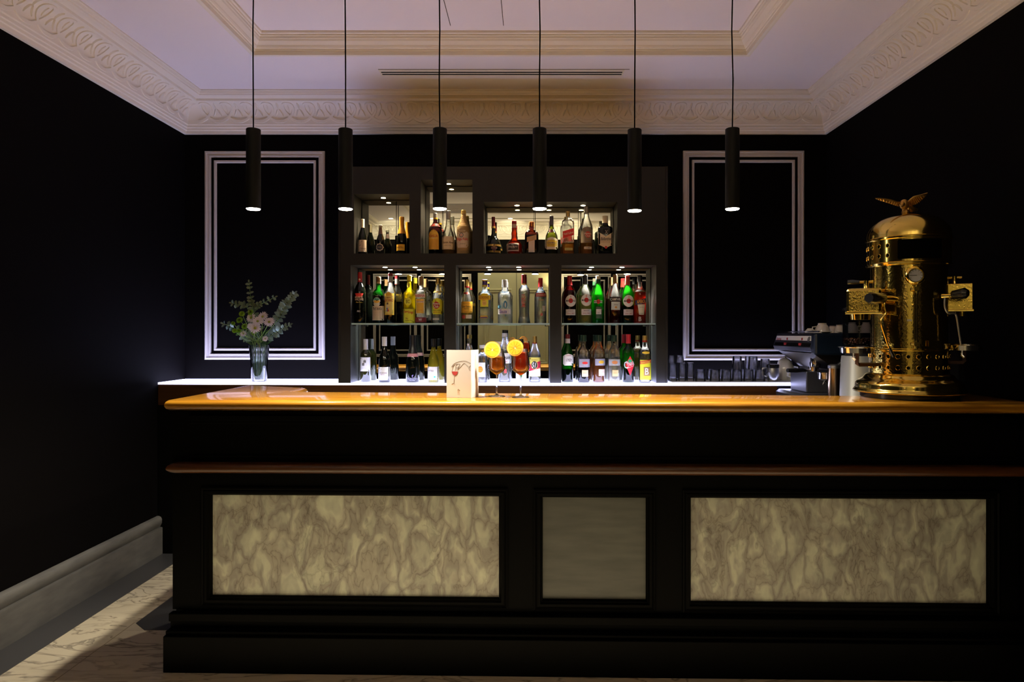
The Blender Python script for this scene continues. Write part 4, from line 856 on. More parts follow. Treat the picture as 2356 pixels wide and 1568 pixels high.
branch(0, [(600, 700), (570, 460), (545, 330), (522, 110)], 12, .042, M_leaf2, 'tallest eucalyptus branch rising straight up from the vase', .03)
branch(1, [(560, 720), (500, 440), (420, 400), (300, 375)], 9, .042, M_leaf2, 'eucalyptus branch reaching to the upper left of the bouquet', .02)
branch(2, [(640, 700), (590, 465), (680, 385), (855, 300)], 10, .040, M_leaf2, 'eucalyptus branch bending right behind the white flowers', .04)
branch(3, [(760, 820), (870, 620), (960, 460), (1030, 350), (1110, 255)], 14, .050, M_leaf, 'long eucalyptus branch curving to the upper right', -.02)
branch(4, [(760, 850), (850, 760), (940, 710), (1050, 655)], 9, .044, M_leaf, 'short eucalyptus branch low on the right side', -.04)
branch(5, [(560, 850), (450, 790), (320, 690), (190, 640)], 8, .046, M_leaf, 'eucalyptus branch low on the left with pale end leaf', -.03)
def bloom(name, x, y, r, dd, label, kind, group):
    c = vp(x, y, dd)
    def bld(b0, m0):
        path = catmull([tuple(b0), tuple(m0), tuple(m0.lerp(c, .5) + Vector((0, 0, -.008))), tuple(c)], 4); return path, MB().tube(path, .0016, 6)
    b0, path, smb = stem_path(bld)
    t = Thing(name, label, 'flower', tuple(b0), group); t.part('stem', smb, M_stem)
    ax = Vector((rnd.uniform(-.3, .3), -1, rnd.uniform(.2, .8))).normalized(); q = ax.to_track_quat('Z', 'Y')
    mb = MB(); mc = MB()
    if kind == 'daisy':
        for ring, (k, L) in enumerate(((17, r), (13, r * .78))):
            for i in range(k):
                a = 2 * PI * (i + ring * .5) / k + rnd.uniform(-.08, .08); d = q @ Vector((math.cos(a), math.sin(a), .12 + .25 * ring))
                for sh_ in (1, .75, .5):
                    one = MB(); leafmesh(one, c + d * r * .15, d, ax, L * .95 * rnd.uniform(.9, 1.05) * sh_, r * .27, .1)
                    if keep(mb, one): break
        t.part('petals', mb, M_petal)
        mc.sph(c + ax * r * .08, r * .24, r * .24, r * .24, 10, 6); CUR.add(mc.v, mc.f); t.part('flower_centre', mc, M_cent)
    else:
        for ring in range(5):
            k = 16 - ring * 2
            for i in range(k):
                a = 2 * PI * (i + ring * .5) / k; e = .1 + ring * .28; d = q @ Vector((math.cos(a) * math.cos(e), math.sin(a) * math.cos(e), math.sin(e)))
                for sh_ in (1, .7, .45):
                    one = MB(); leafmesh(one, c, d, ax, r * .95 * sh_, r * .3, .2)
                    if keep(mb, one): break
        t.part('petals', mb, M_green)
    close_thing()
gd1, gd2 = 'white daisies in the vase', 'green button flowers in the vase'
for (x, y, r, dd, lab) in ((550, 565, .034, -.03, 'white daisy at the upper left of the white cluster'), (700, 552, .036, -.04, 'white daisy at the top of the cluster'), (632, 612, .036, -.07, 'white daisy in the middle of the cluster'),
                           (780, 622, .037, -.06, 'white daisy at the right of the cluster'), (600, 700, .038, -.08, 'large white daisy lowest in the cluster'), (542, 675, .024, -.05, 'small white daisy behind the lowest large one'),
                           (448, 770, .022, -.04, 'small white daisy low on the left'), (730, 835, .020, -.05, 'small white daisy near the vase rim')):
    bloom('white_daisy', x, y, r, dd, lab, 'daisy', gd1)
for (x, y, r, lab) in ((405, 600, .026, 'largest green button flower at left'), (465, 680, .024, 'green button flower just left of the daisies'), (430, 515, .022, 'green button flower above the others at left'),
                       (545, 497, .023, 'green button flower above the white daisies'), (335, 732, .018, 'green button flower lowest at left'), (392, 732, .017, 'green button flower second lowest at left'), (582, 762, .018, 'green button flower under the lowest daisy'), (315, 640, .017, 'green button flower farthest left')):
    bloom('green_chrysanthemum', x, y, r, -.04, lab, 'button', gd2)
t = Thing('foliage_sprig', 'dark green leaves filling the vase mouth', 'foliage', tuple(mouth - Vector((0, 0, .1))))
mb = MB()
for i in range(150):
    a = rnd.uniform(0, 2 * PI); rr = rnd.uniform(.0, .05)
    p = mouth + Vector((rr * math.cos(a), rr * math.sin(a) * .8, rnd.uniform(-.02, .06)))
    d = Vector((math.cos(a) * 1.1, math.sin(a) * .6 - .2, rnd.uniform(.0, 1.0)))
    one = MB(); leafmesh(one, p, d, Vector((rnd.uniform(-.5, .5), -1, .5)), rnd.uniform(.035, .07), rnd.uniform(.012, .026)); keep(mb, one)
t.part('leaves', mb, M_dleaf)
_, _, smb = stem_path(lambda b0, m0: ([b0, m0], MB().tube([b0, m0, m0 + Vector((0, 0, .03))], .0024, 6)))
t.part('stem', smb, M_stem)

# ================================================================== MENU CARD
M_card = mat('menu_card_paper', (.46, .43, .40), .5)
A0 = Vector((XP(1027.5, 3.05), 3.05, BZ + .0006)); A1 = Vector((XP(1084, 3.02), 3.02, BZ + .0006)); A2 = Vector((XP(1101, 3.10), 3.10, BZ + .0006))
ch = ZP(805, 3.03) - BZ
mt = Thing('menu_card', 'folded cream menu card with drawn hand and wine glass, on the worktop', 'menu', tuple(A1))
def slab(a, b, th=.0012):
    n = (b - a).cross(Vector((0, 0, 1))).normalized() * th; u = Vector((0, 0, ch))
    return [a, b, b + n * -1, a + n * -1], [a + u, b + u, b + u - n, a + u - n]
for nm, a, b in (('front_page', A0, A1), ('back_page', A1, A2)):
    bo, to_ = slab(a, b); mt.part(nm, MB().hexa(bo, to_), M_card, smooth=False)
nfr = (A1 - A0).cross(Vector((0, 0, 1))).normalized()
if nfr.y > 0: nfr = -nfr
def card(x, y, h=.00025):
    X = XP(1020 + x / 8.254, 3.035); u = (X - A0.x) / (A1.x - A0.x); p = A0.lerp(A1, u); p.z = ZP(740 + y / 8.254, 3.035); return p + nfr * h
M_ink = flat((.05, .04, .04)); ink = MB()
for pl_ in ([(150, 855), (200, 795), (280, 757), (390, 738), (450, 748), (522, 780)], [(270, 912), (330, 850), (395, 783), (440, 812), (495, 860), (488, 888), (520, 912)], [(522, 820), (500, 850), (520, 880)],
            [(165, 930), (175, 880), (215, 810), (280, 798), (318, 802)], [(222, 930), (235, 832), (268, 802)], [(240, 925), (247, 858), (265, 880), (285, 840)], [(265, 915), (290, 868), (318, 802)], [(150, 855), (172, 850), (200, 818)],
            [(160, 930), (158, 960), (180, 1005), (213, 1026), (250, 1012), (274, 975), (276, 935)], [(213, 1026), (205, 1060), (196, 1165)], [(205, 1060), (208, 1100), (200, 1165)], [(152, 1182), (196, 1165), (220, 1195)], [(165, 1185), (180, 1165)],
            [(268, 1300), (285, 1275), (300, 1310), (270, 1315)], [(285, 1290), (318, 1292)]):
    ink.tube([card(x, y) for x, y in (pl_ if len(pl_) < 4 else [tuple(q) for q in catmull(pl_, 4)])], .00030, 5)
mt.part('ink_drawing', ink, M_ink)
mb = MB(); pts = [(161, 942), (162, 965), (180, 1000), (213, 1022), (248, 1008), (270, 975), (274, 942)]; mb.add([card(x, y, .0004) for x, y in pts], [tuple(range(7))])
mt.part('wine_drawing', mb, flat((.30, .02, .02)), smooth=False)
for q, (s_, yy, wd) in enumerate((('GRAN', 1342, 50), ('CAFE', 1372, 50))):
    vs, fs = text_mesh(s_, wd / 8.254 * 3.035 / F, 16 / 8.254 * 3.035 / F)
    tt = (A1 - A0).normalized(); o = card(290, yy)
    mt.part('lettering', MB().add([o + tt * v.x + Vector((0, 0, v.y)) for v in vs], fs), flat((.25, .2, .18)), smooth=False)

# ================================================================== COCKTAILS
M_pulp = mat('orange_pulp', (.62, .29, .008), .4, trans=0.0); M_rind = mat('orange_rind', (.62, .24, .005), .45); M_pith = mat('orange_pith', (.80, .62, .22), .6)
M_ice = glass('ice', (.96, .93, .90), .6, .15)
def cocktail(xc, D, ybot, ywide, yrim, yliq, rw, rr, liq, lab, seed):
    X = XP(xc, D); z0 = BZ + .0005; zz = lambda y: ZP(y, D) - z0
    t = Thing('cocktail_glass', lab, 'cocktail', (X, D, z0), 'spritz cocktails on the worktop', local=True)
    zb, zw, zr, zl = zz(ybot), zz(ywide), zz(yrim), zz(yliq)
    bowl = [(zb, .004), (zb + (zw - zb) * .35, rw * .55), (zb + (zw - zb) * .7, rw * .88), (zw, rw), (zw + (zr - zw) * .25, rw * .985), (zw + (zr - zw) * .6, rw * .90), (zr, rr)]
    th = .0012; inner = [(z, max(.001, r - th)) for z, r in bowl[::-1]]; inner[-1] = (zb + .002, .001)
    t.part('bowl', MB().lathe(bowl + inner, seg=40), M_clear, ang=60)
    t.part('stem', MB().lathe([(.006, .012), (.010, .006), (.020, .0036), (zb * .6, .0032), (zb - .006, .0036), (zb + .001, .0055)], seg=16), M_clear, ang=60)
    t.part('foot', MB().lathe([(0, .038), (.0015, .039), (.003, .036), (.0055, .016), (.007, .012)], seg=40), M_clear, ang=60)
    rf_ = lambda z: pr([(a, b) for a, b in bowl], z)
    n = 12; t.part('drink', MB().lathe([(zb + .003 + (zl - zb - .003) * k / n, max(.002, rf_(zb + .003 + (zl - zb - .003) * k / n) - th - .0006)) for k in range(n + 1)], seg=36), liq, ang=60)
    r_ = random.Random(seed)
    for k in range(4):
        a = 1.57 * k + seed; q = Matrix.Rotation(r_.uniform(0, 1.5), 3, 'Z') @ Matrix.Rotation(r_.uniform(.2, .7), 3, 'X'); s = .0085
        c = Vector((.014 * math.cos(a), .014 * math.sin(a), zl - .006 - .010 * (k % 2)))
        m_ = MB(); m_.box(-s, s, -s, s, -s, s); m_.v = [tuple(c + q @ Vector(v)) for v in m_.v]
        t.part('ice_cube', m_, M_ice, smooth=False, bevel=.002)
    return t
L_sp1 = liquid('amber_spritz', (1.0, .62, .14), .62, (1.0, .36, .02)); L_sp2 = liquid('red_spritz', (.98, .36, .10), .62, (.95, .11, .01))
cocktail(1143, 3.10, 862, 845, 802, 821, .0408, .029, L_sp1, 'stemmed glass of amber-orange spritz, left of the two cocktails', 1)
cocktail(1198, 3.05, 863, 846, 802, 811, .0405, .029, L_sp2, 'stemmed glass of red-orange spritz, right of the two cocktails', 3)
def slice_(x, y, D, r, lab, yaw, seed):
    c = P(x, y, D); t = Thing('orange_slice', lab, 'fruit slice', tuple(c - Vector((0, 0, r))), 'orange slices on the cocktails')
    ax = Vector((math.sin(yaw), -math.cos(yaw), .12)).normalized(); q = ax.to_track_quat('Z', 'Y'); th = .0028
    def ringd(r0, r1, h, seg=36):
        rs = []
        for rr_, hh in ((r0, -h), (r1, -h), (r1, h), (r0, h)): rs.append([c + q @ Vector((rr_ * math.cos(2 * PI * k / seg), rr_ * math.sin(2 * PI * k / seg), hh)) for k in range(seg)])
        rs.append(rs[0]); return MB().rings(rs, True, False)
    t.part('rind', ringd(r * .93, r, th), M_rind); t.part('pith', ringd(.001, r * .935, th * .85), M_pith)
    mb = MB(); n = 10
    for k in range(n):
        a0, a1 = 2 * PI * (k + .015) / n + seed, 2 * PI * (k + .985) / n + seed; pts = [(.10, (a0 + a1) / 2)] + [(.86, a0 + (a1 - a0) * j / 4) for j in range(5)]
        for sgn in (1,):
            lo = [c + q @ Vector((rr_ * r * math.cos(a), rr_ * r * math.sin(a), sgn * th * .7)) for rr_, a in pts]; hi = [c + q @ Vector((rr_ * r * .98 * math.cos(a), rr_ * r * .98 * math.sin(a), sgn * th * 1.15)) for rr_, a in pts]
            mb.hexa(lo, hi)
    t.part('pulp_segments', mb, M_pulp, smooth=False)
slice_(1132.7, 804, 3.06, 19.0 * 3.06 / F, 'orange slice perched on the amber cocktail', .12, .2)
slice_(1185.0, 799.5, 3.01, 19.3 * 3.01 / F, 'orange slice perched on the red cocktail', -.22, .5)

# ================================================================== TUMBLERS
g_ = (1520, 720, 4.908)
mat_z = CZ + .0005
tr = mesh_obj('drying_mat', MB().box(XP(1543, 4.45), XP(1846, 4.42), 4.405, 4.72, mat_z, mat_z + .010), mat('drying_mat_grey', (.40, .40, .40), .6, bump=(500, .5, .002)), smooth=False, bevel=.002)
tag(tr, 'flat pale drying mat under the upturned glasses on the counter', 'mat')
TZ = mat_z + .0102
tproto = {}
def tumbler(x0, x1, yt, D, lab, zb=TZ, kind='low'):
    X = (XP(g_[0] + x0 / g_[2], D) + XP(g_[0] + x1 / g_[2], D)) / 2; R = (x1 - x0) / g_[2] * D / F / 2; H = ZP(g_[1] + yt / g_[2], D) - zb
    key = (kind, round(R, 3), round(H, 3))
    if key not in tproto:
        t = Thing('tumbler', lab, 'drinking glass', (X, D, zb), 'upturned tumblers by the coffee machine', local=True)
        k = .86 if kind == 'low' else .80
        out = [(0, R), (H * .12, R * .98), (H * .95, R * k), (H, R * k * .96)]; inn = [(H - .012, R * k * .8), (H * .12, R * .90), (0, R * .93)]
        pr_ = out + [(H, .001), (H - .011, .001)] + inn
        t.part('glass_wall', MB().lathe(pr_ , seg=22, caps=False), M_tumb, ang=50)
        t.part('glass_base', MB().lathe([(H - .010, R * k * .86), (H - .001, R * k * .90)], seg=22), glass('tumbler_base', (.95, .97, 1.0), .4, haze=.15), ang=50)
        tproto[key] = t.o
        return H
    src = tproto[key]; r = src.copy(); COL.objects.link(r); r.location = (X, D, zb); r['label'] = lab
    for c_ in src.children:
        d_ = c_.copy(); COL.objects.link(d_); d_.parent = r
    return H
H1 = tumbler(82, 190, 565, 4.50, 'upturned tall glass nearest the shelving, lower of its pair', kind='tall')
tumbler(82, 162, 474, 4.505, 'upturned tall glass stacked on top beside the shelving', TZ + H1 + .0015, 'tall')
H1 = tumbler(198, 288, 562, 4.50, 'second upturned tall glass from the shelving, lower of its pair', kind='tall')
tumbler(170, 265, 474, 4.505, 'second upturned tall glass from the shelving, stacked on top', TZ + H1 + .0015, 'tall')
tumbler(290, 382, 560, 4.50, 'third upturned tall glass from the shelving, single', kind='tall')
names = ['first', 'second', 'third', 'fourth', 'fifth', 'sixth', 'seventh']
for i, x in enumerate((388, 552, 680, 802, 932, 1058)):
    Hf = tumbler(x, x + 122, (655, 640, 640, 636, 636, 636)[i], 4.47, 'low upturned tumbler in the front row, %s from the left' % names[i])
for i, x in enumerate((390, 515, 645, 770, 893, 1015)):
    Hb = tumbler(x, x + 118, 632, 4.61, 'low upturned tumbler in the back row, %s from the left' % names[i])
for i, (x, D_, yt) in enumerate(((806, 4.48, 485), (985, 4.48, 487), (1122, 4.48, 515))):
    tumbler(x, x + 115, yt, D_, 'tumbler stacked on the front row, %s from the left' % names[i], TZ + Hf + .0018, 'low')
tumbler(945, 1060, 487, 4.61, 'tumbler stacked on the back row', TZ + Hb + .0018, 'low')

# ================================================================== MODERN COFFEE MACHINE
M_blue = mat('machine_blue', (.004, .010, .022), .3, coat=.3); M_panel = mat('machine_white_panel', (.8, .78, .70), .4); M_redb = flat((.35, .02, .02), .4)
em = Thing('espresso_machine', 'modern blue-sided two-group coffee machine at the right end of the back counter', 'coffee machine', (1.85, 4.3, .951))
def ext(poly, y0, y1): return MB().rings([[(x, y, z) for x, z in poly] for y in (y0, y1)], True, True)
em.part('housing', ext([(1.655, 1.440), (1.66, 1.452), (2.05, 1.452), (2.05, 1.33), (1.68, 1.335), (1.640, 1.345), (1.632, 1.368)], 3.99, 4.60), M_dsteel, ang=30)
em.part('front_panel', ext([(1.642, 1.398), (1.6525, 1.436), (1.6575, 1.436), (1.647, 1.398)], 4.0, 4.59), M_panel, smooth=False)
em.part('control_strip', ext([(1.632, 1.372), (1.6415, 1.397), (1.6465, 1.397), (1.638, 1.372)], 4.0, 4.59), M_bplastic, smooth=False)
em.part('logo_disc', MB().disc(Vector((1.6455, 4.045, 1.417)), .016, (-1, 0, .27), .002), mat('logo_grey', (.14, .14, .14), .4), smooth=False)
for yy in (4.14, 4.38):
    em.part('badge', MB().box(1.643, 1.6465, yy, yy + .014, 1.410, 1.424), M_redb, smooth=False)
    em.part('button', MB().box(1.634, 1.640, yy - .0, yy + .035, 1.374, 1.392), M_redb, smooth=False)
vs, fs = text_mesh('faema', .085, .020)
em.part('lettering', MB().add([(1.6505 + v.y * .27 - .004, 4.535 - v.x, 1.417 + v.y) for v in vs], fs), flat((.45, .03, .02)), smooth=False)
em.part('side_panel', MB().box(1.632, 2.06, 3.93, 3.992, 1.325, 1.4535), M_blue, bevel=.014, smooth=False)
em.part('splash_back', ext([(1.66, 1.334), (2.04, 1.334), (2.04, 1.10), (1.80, 1.10), (1.80, 1.235)], 4.02, 4.58), mat('splash_steel', (.13, .12, .12), .35, .9), smooth=False)
em.part('lower_housing', MB().box(1.632, 2.04, 4.05, 4.30, 1.10, 1.225), M_dsteel, smooth=False, bevel=.006)
em.part('drip_tray', ext([(1.57, .955), (1.555, 1.085), (1.575, 1.10), (2.04, 1.10), (2.04, .955)], 3.96, 4.34), M_dsteel, ang=30)
em.part('group_head', MB().lathe([(1.245, .03), (1.27, .034), (1.30, .03), (1.336, .026)], (1.735, 4.17, 0), 24), M_chrome)
em.part('cup_rail', MB().tube([(1.67, 3.96, 1.462), (1.67, 4.60, 1.462)], .004, 8), M_chrome)
def portafilter(c, hd, lab, r=.031, up=0):
    t = Thing('portafilter', lab, 'coffee filter holder', tuple(c), 'portafilters at the coffee machine'); c = Vector(c); hd = Vector(hd)
    t.part('basket', MB().lathe([(-.020, r * .8), (-.012, r), (.018, r), (.020, r * 1.06), (.024, r * 1.06)], c, 28), M_chrome)
    n = hd.normalized()
    t.part('neck', MB().tube([c + n * r * .9, c + n * (r + .035)], .006, 10), M_chrome)
    t.part('handle', MB().tube([c + n * (r + .03), c + n * (r + .05) + Vector((0, 0, .002)), c + hd * .7 + Vector((0, 0, up * .5)), c + hd + Vector((0, 0, up))], [.009, .0125, .014, .012], 12), M_bplastic)
    for s in (-1, 1):
        t.part('spout', MB().tube([c + Vector((0, 0, -.02)), c + Vector((s * .008, -.004, -.032)), c + Vector((s * .016, -.008, -.046))], [.007, .0055, .005], 10), M_chrome)
portafilter(P(1872, 852, 4.10), (-.18, -.06, .004), 'portafilter locked in the machine with black handle pointing left')
portafilter(P(1898, 866, 3.84), (.085, -.06, .095), 'larger portafilter hanging near, its black handle rising to the right', r=.037)
# jugs, teapot, mug, canister, grinder
t = Thing('milk_jug', 'small bulging steel milk jug with black rim on the drying mat', 'jug', (XP(1781, 4.43), 4.455, TZ), local=True)
t.part('jug_body', MB().lathe([(0, .028), (.012, .033), (.045, .041), (.075, .038), (.095, .036)], seg=28), M_steel)
t.part('rim', MB().lathe([(.088, .040), (.108, .041), (.112, .036)], seg=28), M_bplastic)
t.part('handle', MB().tube([(-.036, 0, .09), (-.066, 0, .085), (-.070, 0, .045), (-.04, 0, .03)], .005, 8), M_steel)
t = Thing('teapot', 'white porcelain teapot with domed lid beside the steel milk jug', 'teapot', (XP(1806, 4.62), 4.62, TZ), local=True)
t.part('pot_body', MB().lathe([(0, .045), (.03, .058), (.07, .060), (.10, .052), (.112, .046)], seg=32), M_porc)
l_ = t.part('lid', MB().lathe([(.112, .048), (.125, .044), (.140, .028), (.146, .010)], seg=28), M_porc)
t.part('knob', MB().sph((0, 0, .153), .009), M_porc, parent=l_)
t.part('handle', MB().tube([(.052, 0, .09), (.085, 0, .085), (.088, 0, .04), (.055, 0, .03)], .006, 8), M_porc)
t = Thing('mug', 'white porcelain mug right of the teapot', 'cup', (XP(1838, 4.50), 4.55, TZ), local=True)
t.part('cup_body', MB().lathe([(0, .026), (.01, .032), (.08, .037), (.08, .034), (.012, .028), (.01, .001)], seg=28), M_porc)
t.part('handle', MB().tube([(-.034, 0, .065), (-.058, 0, .06), (-.058, 0, .03), (-.032, 0, .02)], .005, 8), M_porc)
t = Thing('steel_canister', 'upright polished steel canister between portafilter and grinder', 'canister', (XP(1919, 3.74), 3.74, .9505), local=True)
t.part('can_body', MB().lathe([(0, .030), (.31, .030)], seg=28), mat('warm_chrome', (.75, .55, .34), .18, 1.0)); t.part('lid', MB().lathe([(.31, .032), (.325, .032), (.332, .02)], seg=28), M_steel)
GX = XP(1977, 3.52)
t = Thing('coffee_grinder', 'grey metal coffee grinder with smoky bean hopper behind the brass machine', 'coffee grinder', (GX, 3.52, .9505), local=True)
t.part('grinder_body', MB().lathe([(0, .098), (.03, .098), (.05, .092), (.36, .082), (.385, .079)], seg=36, sq=2.7), mat('grinder_grey', (.34, .34, .33), .38, .7))
t.part('collar', MB().lathe([(.385, .07), (.43, .066)], seg=32), M_bplastic)
hp = t.part('bean_hopper', MB().lathe([(.432, .058), (.445, .079), (.62, .079)], seg=36, caps=False), glass('smoky_hopper', (.52, .53, .56), .0))
t.part('hopper_lid', MB().lathe([(.62, .081), (.63, .081), (.636, .07)], seg=36), M_bplastic, parent=hp)
bn = MB()
for i in range(260):
    a = rnd.uniform(0, 2 * PI); r_ = .072 * math.sqrt(rnd.random()) if i % 2 else .0715
    bn.sph((r_ * math.cos(a), r_ * math.sin(a), .447 + rnd.uniform(0, .028)), .0058, .0042, .0036, 6, 4, Matrix.Rotation(rnd.uniform(0, 3), 3, 'Z') @ Matrix.Rotation(rnd.uniform(0, 3), 3, 'X'))
bo_ = t.part('coffee_beans', bn, mat('coffee_bean', (.10, .035, .015), .35)); bo_['kind'] = 'stuff'
# cups on the machine
def cup(x0, x1, yt, D, lab, hs=0, nm='coffee_cup'):
    X = (XP(x0, D) + XP(x1, D)) / 2; R = (XP(x1, D) - XP(x0, D)) / 2; z = 1.4540; H = ZP(yt, D) - z
    t = Thing(nm, lab, 'cup', (X, D, z), 'cups on top of the modern coffee machine', local=True)
    t.part('cup_body', MB().lathe([(0, R), (H * .3, R * .97), (H * .62, R * .82), (H * .82, R * .62), (H * .86, R * .55), (H, R * .56), (H, R * .5)], seg=30), M_porc)
    if hs: t.part('handle', MB().tube([(hs * R * .9, -.005, H * .65), (hs * (R + .018), -.008, H * .6), (hs * (R + .018), -.008, H * .3), (hs * R * .95, -.005, H * .18)], .0035, 8), M_porc)
cup(1875, 1909, 743, 4.12, 'large upturned white cup, tallest at the left end of the machine top', -1)
cup(1852, 1876, 755, 4.15, 'small upturned white cup left of the large cup', 1)
cup(1919, 1943, 747, 4.12, 'upturned white cup right of the large cup, next to the hopper', 1)
cup(1903, 1928, 749, 4.30, 'upturned white cup in the back row behind the gap', 0)
cup(1947, 1974, 741, 4.12, 'upturned white cup seen through the left of the hopper', 1)
cup(1979, 2006, 741, 4.10, 'upturned white cup seen through the right of the hopper', -1)
for i, (x, y_, D_) in enumerate(((1846, 763.2, 4.30), (1897, 763.6, 4.03), (1936, 763.6, 4.03))):
    R = .042 if i == 0 else .035; z = 1.4537
    o = mesh_obj('saucer', MB().lathe([(0, R * .5), (.002, R * .6), (.007, R), (.009, R), (.004, R * .55)], (0, 0, 0), 28), M_porc); o.location = (XP(x, D_), D_ - (.0 if i == 0 else .02), z)
    tag(o, ['white saucer at the far left of the machine top', 'white saucer in front of the large upturned cup', 'white saucer in front of the cup beside the hopper'][i], 'saucer', 'saucers on the coffee machine')

# ================================================================== BRASS MACHINE
AX = Vector((XP(2090, 3.08), 3.08, 0)); fwd = Vector((-AX.x, -AX.y, 0)).normalized(); rgt = Vector((-fwd.y, fwd.x, 0))
if rgt.x < 0: rgt = -rgt
def ap(th, r, z): return AX + (fwd * math.cos(th) + rgt * math.sin(th)) * r + Vector((0, 0, z))
def nr(th): return fwd * math.cos(th) + rgt * math.sin(th)
br = Thing('brass_espresso_machine', 'tall domed brass espresso machine topped by a spread-winged eagle, on the bar', 'coffee machine', (AX.x, AX.y, BZ + .0005))
br.part('foot', MB().lathe([(BZ + .001, .198), (BZ + .024, .200)], AX, 56), M_bplastic)
bell = catmull([(.2120, 1.187), (.226, 1.189), (.2285, 1.194), (.225, 1.200), (.2205, 1.206), (.219, 1.218), (.217, 1.228), (.210, 1.237), (.200, 1.243), (.190, 1.249), (.182, 1.257), (.176, 1.266), (.168, 1.271), (.160, 1.274)], 4)
br.part('base', MB().lathe([(q_.y, q_.x) for q_ in bell], AX, 96), M_brass, ang=70)
def band(name, z0, z1, r, rows, ths, m, rad=.0085):
    mb = MB().lathe([(z0, r), (z0 + (z1 - z0) / 2, r), (z1, r)], AX, 64); nh = []
    for z in rows:
        for th in ths: mb.torus(ap(th, r + .0005, z), rad, .0022, nr(th), 14, 6)
    n0 = len(mb.f)
    for z in rows:
        for th in ths: mb.disc(ap(th, r - .001, z), rad - .001, nr(th), .0022, 12)
    o = br.part(name, mb, m); o.data.materials.append(M_gap)
    for p in o.data.polygons[n0:]: p.material_index = 1
    return o
full = [math.radians(-172 + 344 * k / 24) for k in range(25)]
band('lower_drum', 1.27, 1.377, .160, (1.302, 1.350), full, M_ham)
br.part('trim_ring', MB().lathe([(1.374, .161), (1.377, .167), (1.382, .167), (1.385, .158)], AX, 64), M_brass)
br.part('column', MB().lathe([(1.383, .154), (1.48, .1545), (1.6, .154), (1.75, .154)], AX, 64), M_ham)
br.part('trim_ring', MB().lathe([(1.748, .156), (1.752, .172), (1.760, .174), (1.764, .168)], AX, 64), M_brass)
band('upper_drum', 1.762, 1.864, .168, (1.792, 1.835), [math.radians(-28 - 15 * k) for k in range(12)], M_brass)
br.part('trim_ring', MB().lathe([(1.862, .169), (1.865, .176), (1.872, .176), (1.876, .170), (1.888, .169)], AX, 64), M_brass)
br.part('dome', MB().lathe([(1.887 + .100 * math.sin(a), .169 * math.cos(a) ** .85 + .0005) for a in [PI / 2 * k / 14 * .985 for k in range(15)]], AX, 64), M_brass)
pl_ = MB(); rows = []
for z in [1.772, 1.776, 1.80, 1.83, 1.852, 1.856]:
    e = 1.5 if z in (1.772, 1.856) else 0
    rows.append([ap(math.radians(-14 + e + (62 - 2 * e) * k / 16), .1692, z) for k in range(17)])
pl_.rings(rows, closed=False); br.part('black_window_plate', pl_, M_gap)
th0 = math.radians(9.6); gc_ = ap(th0, .150, 1.699)
q = nr(th0); qq = q.to_track_quat('Z', 'Y')
def lathe_dir(prof, c, d, seg=28):
    qd = Vector(d).to_track_quat('Z', 'Y'); rs = []
    for z, r in prof: rs.append([Vector(c) + qd @ Vector((r * math.cos(2 * PI * k / seg), r * math.sin(2 * PI * k / seg), z)) for k in range(seg)])
    return MB().rings(rs)
ga = br.part('pressure_gauge', lathe_dir([(0, .040), (.014, .040), (.018, .037), (.021, .031), (.016, .029)], gc_, q, 36), M_brass)
br.part('gauge_dial', lathe_dir([(.0165, .026), (.0175, .026)], gc_, q, 32), flat((.32, .32, .32), .4), parent=ga)
qr = (qq @ Vector((1, 0, 0))); qu = Vector((0, 0, 1)); qs = rgt * math.cos(th0) - fwd * math.sin(th0)
gm = MB()
for a0 in range(-120, 121, 30):
    a = math.radians(a0); d = qs * math.sin(a) + qu * math.cos(a); p = gc_ + q * .0185; gm.tube([p + d * .020, p + d * .026], .0008, 4)
gm.tube([gc_ + q * .0188 + qs * .004, gc_ + q * .0188 - qs * .021], .0010, 5)
br.part('gauge_needle', gm, M_gap, parent=ga)
for z, nm in ((1.640, 'valve'), (1.405, 'valve')):
    vm = MB(); c_ = ap(th0, .172, z); vm.tube([c_ - q * .02, c_ + q * .012], .010, 12).tube([c_ - qs * .02, c_ + qs * .004], .008, 10)
    vm.tube([c_ + qu * .018, c_ - qu * .022], .0085, 8)
    br.part(nm, vm, M_brass)
br.part('sight_glass_tube', MB().tube([ap(th0, .176, 1.625), ap(th0, .176, 1.42)], .0058, 12), glass('sight_glass', (.6, .6, .62), .3))
br.part('tag_plate', MB().hexa([ap(math.radians(-2), .1556, 1.503), ap(math.radians(5), .1556, 1.503), ap(math.radians(5), .157, 1.503), ap(math.radians(-2), .157, 1.503)], [ap(math.radians(-2), .1556, 1.512), ap(math.radians(5), .1556, 1.512), ap(math.radians(5), .157, 1.512), ap(math.radians(-2), .157, 1.512)]), flat((.5, .48, .42)), smooth=False)
br.part('maker_plate', MB().hexa(*[[ap(math.radians(a), r, z) for a, r in ((27, .165), (48, .165), (48, .168), (27, .168))] for z in (1.395, 1.420)]), M_brass, smooth=False)
def obox(c, w_, d_, h_):
    c = Vector(c); mb = MB(); mb.box(-w_ / 2, w_ / 2, -d_ / 2, d_ / 2, -h_ / 2, h_ / 2); mb.v = [tuple(c + rgt * v[0] - fwd * v[1] + Vector((0, 0, v[2]))) for v in mb.v]; return mb
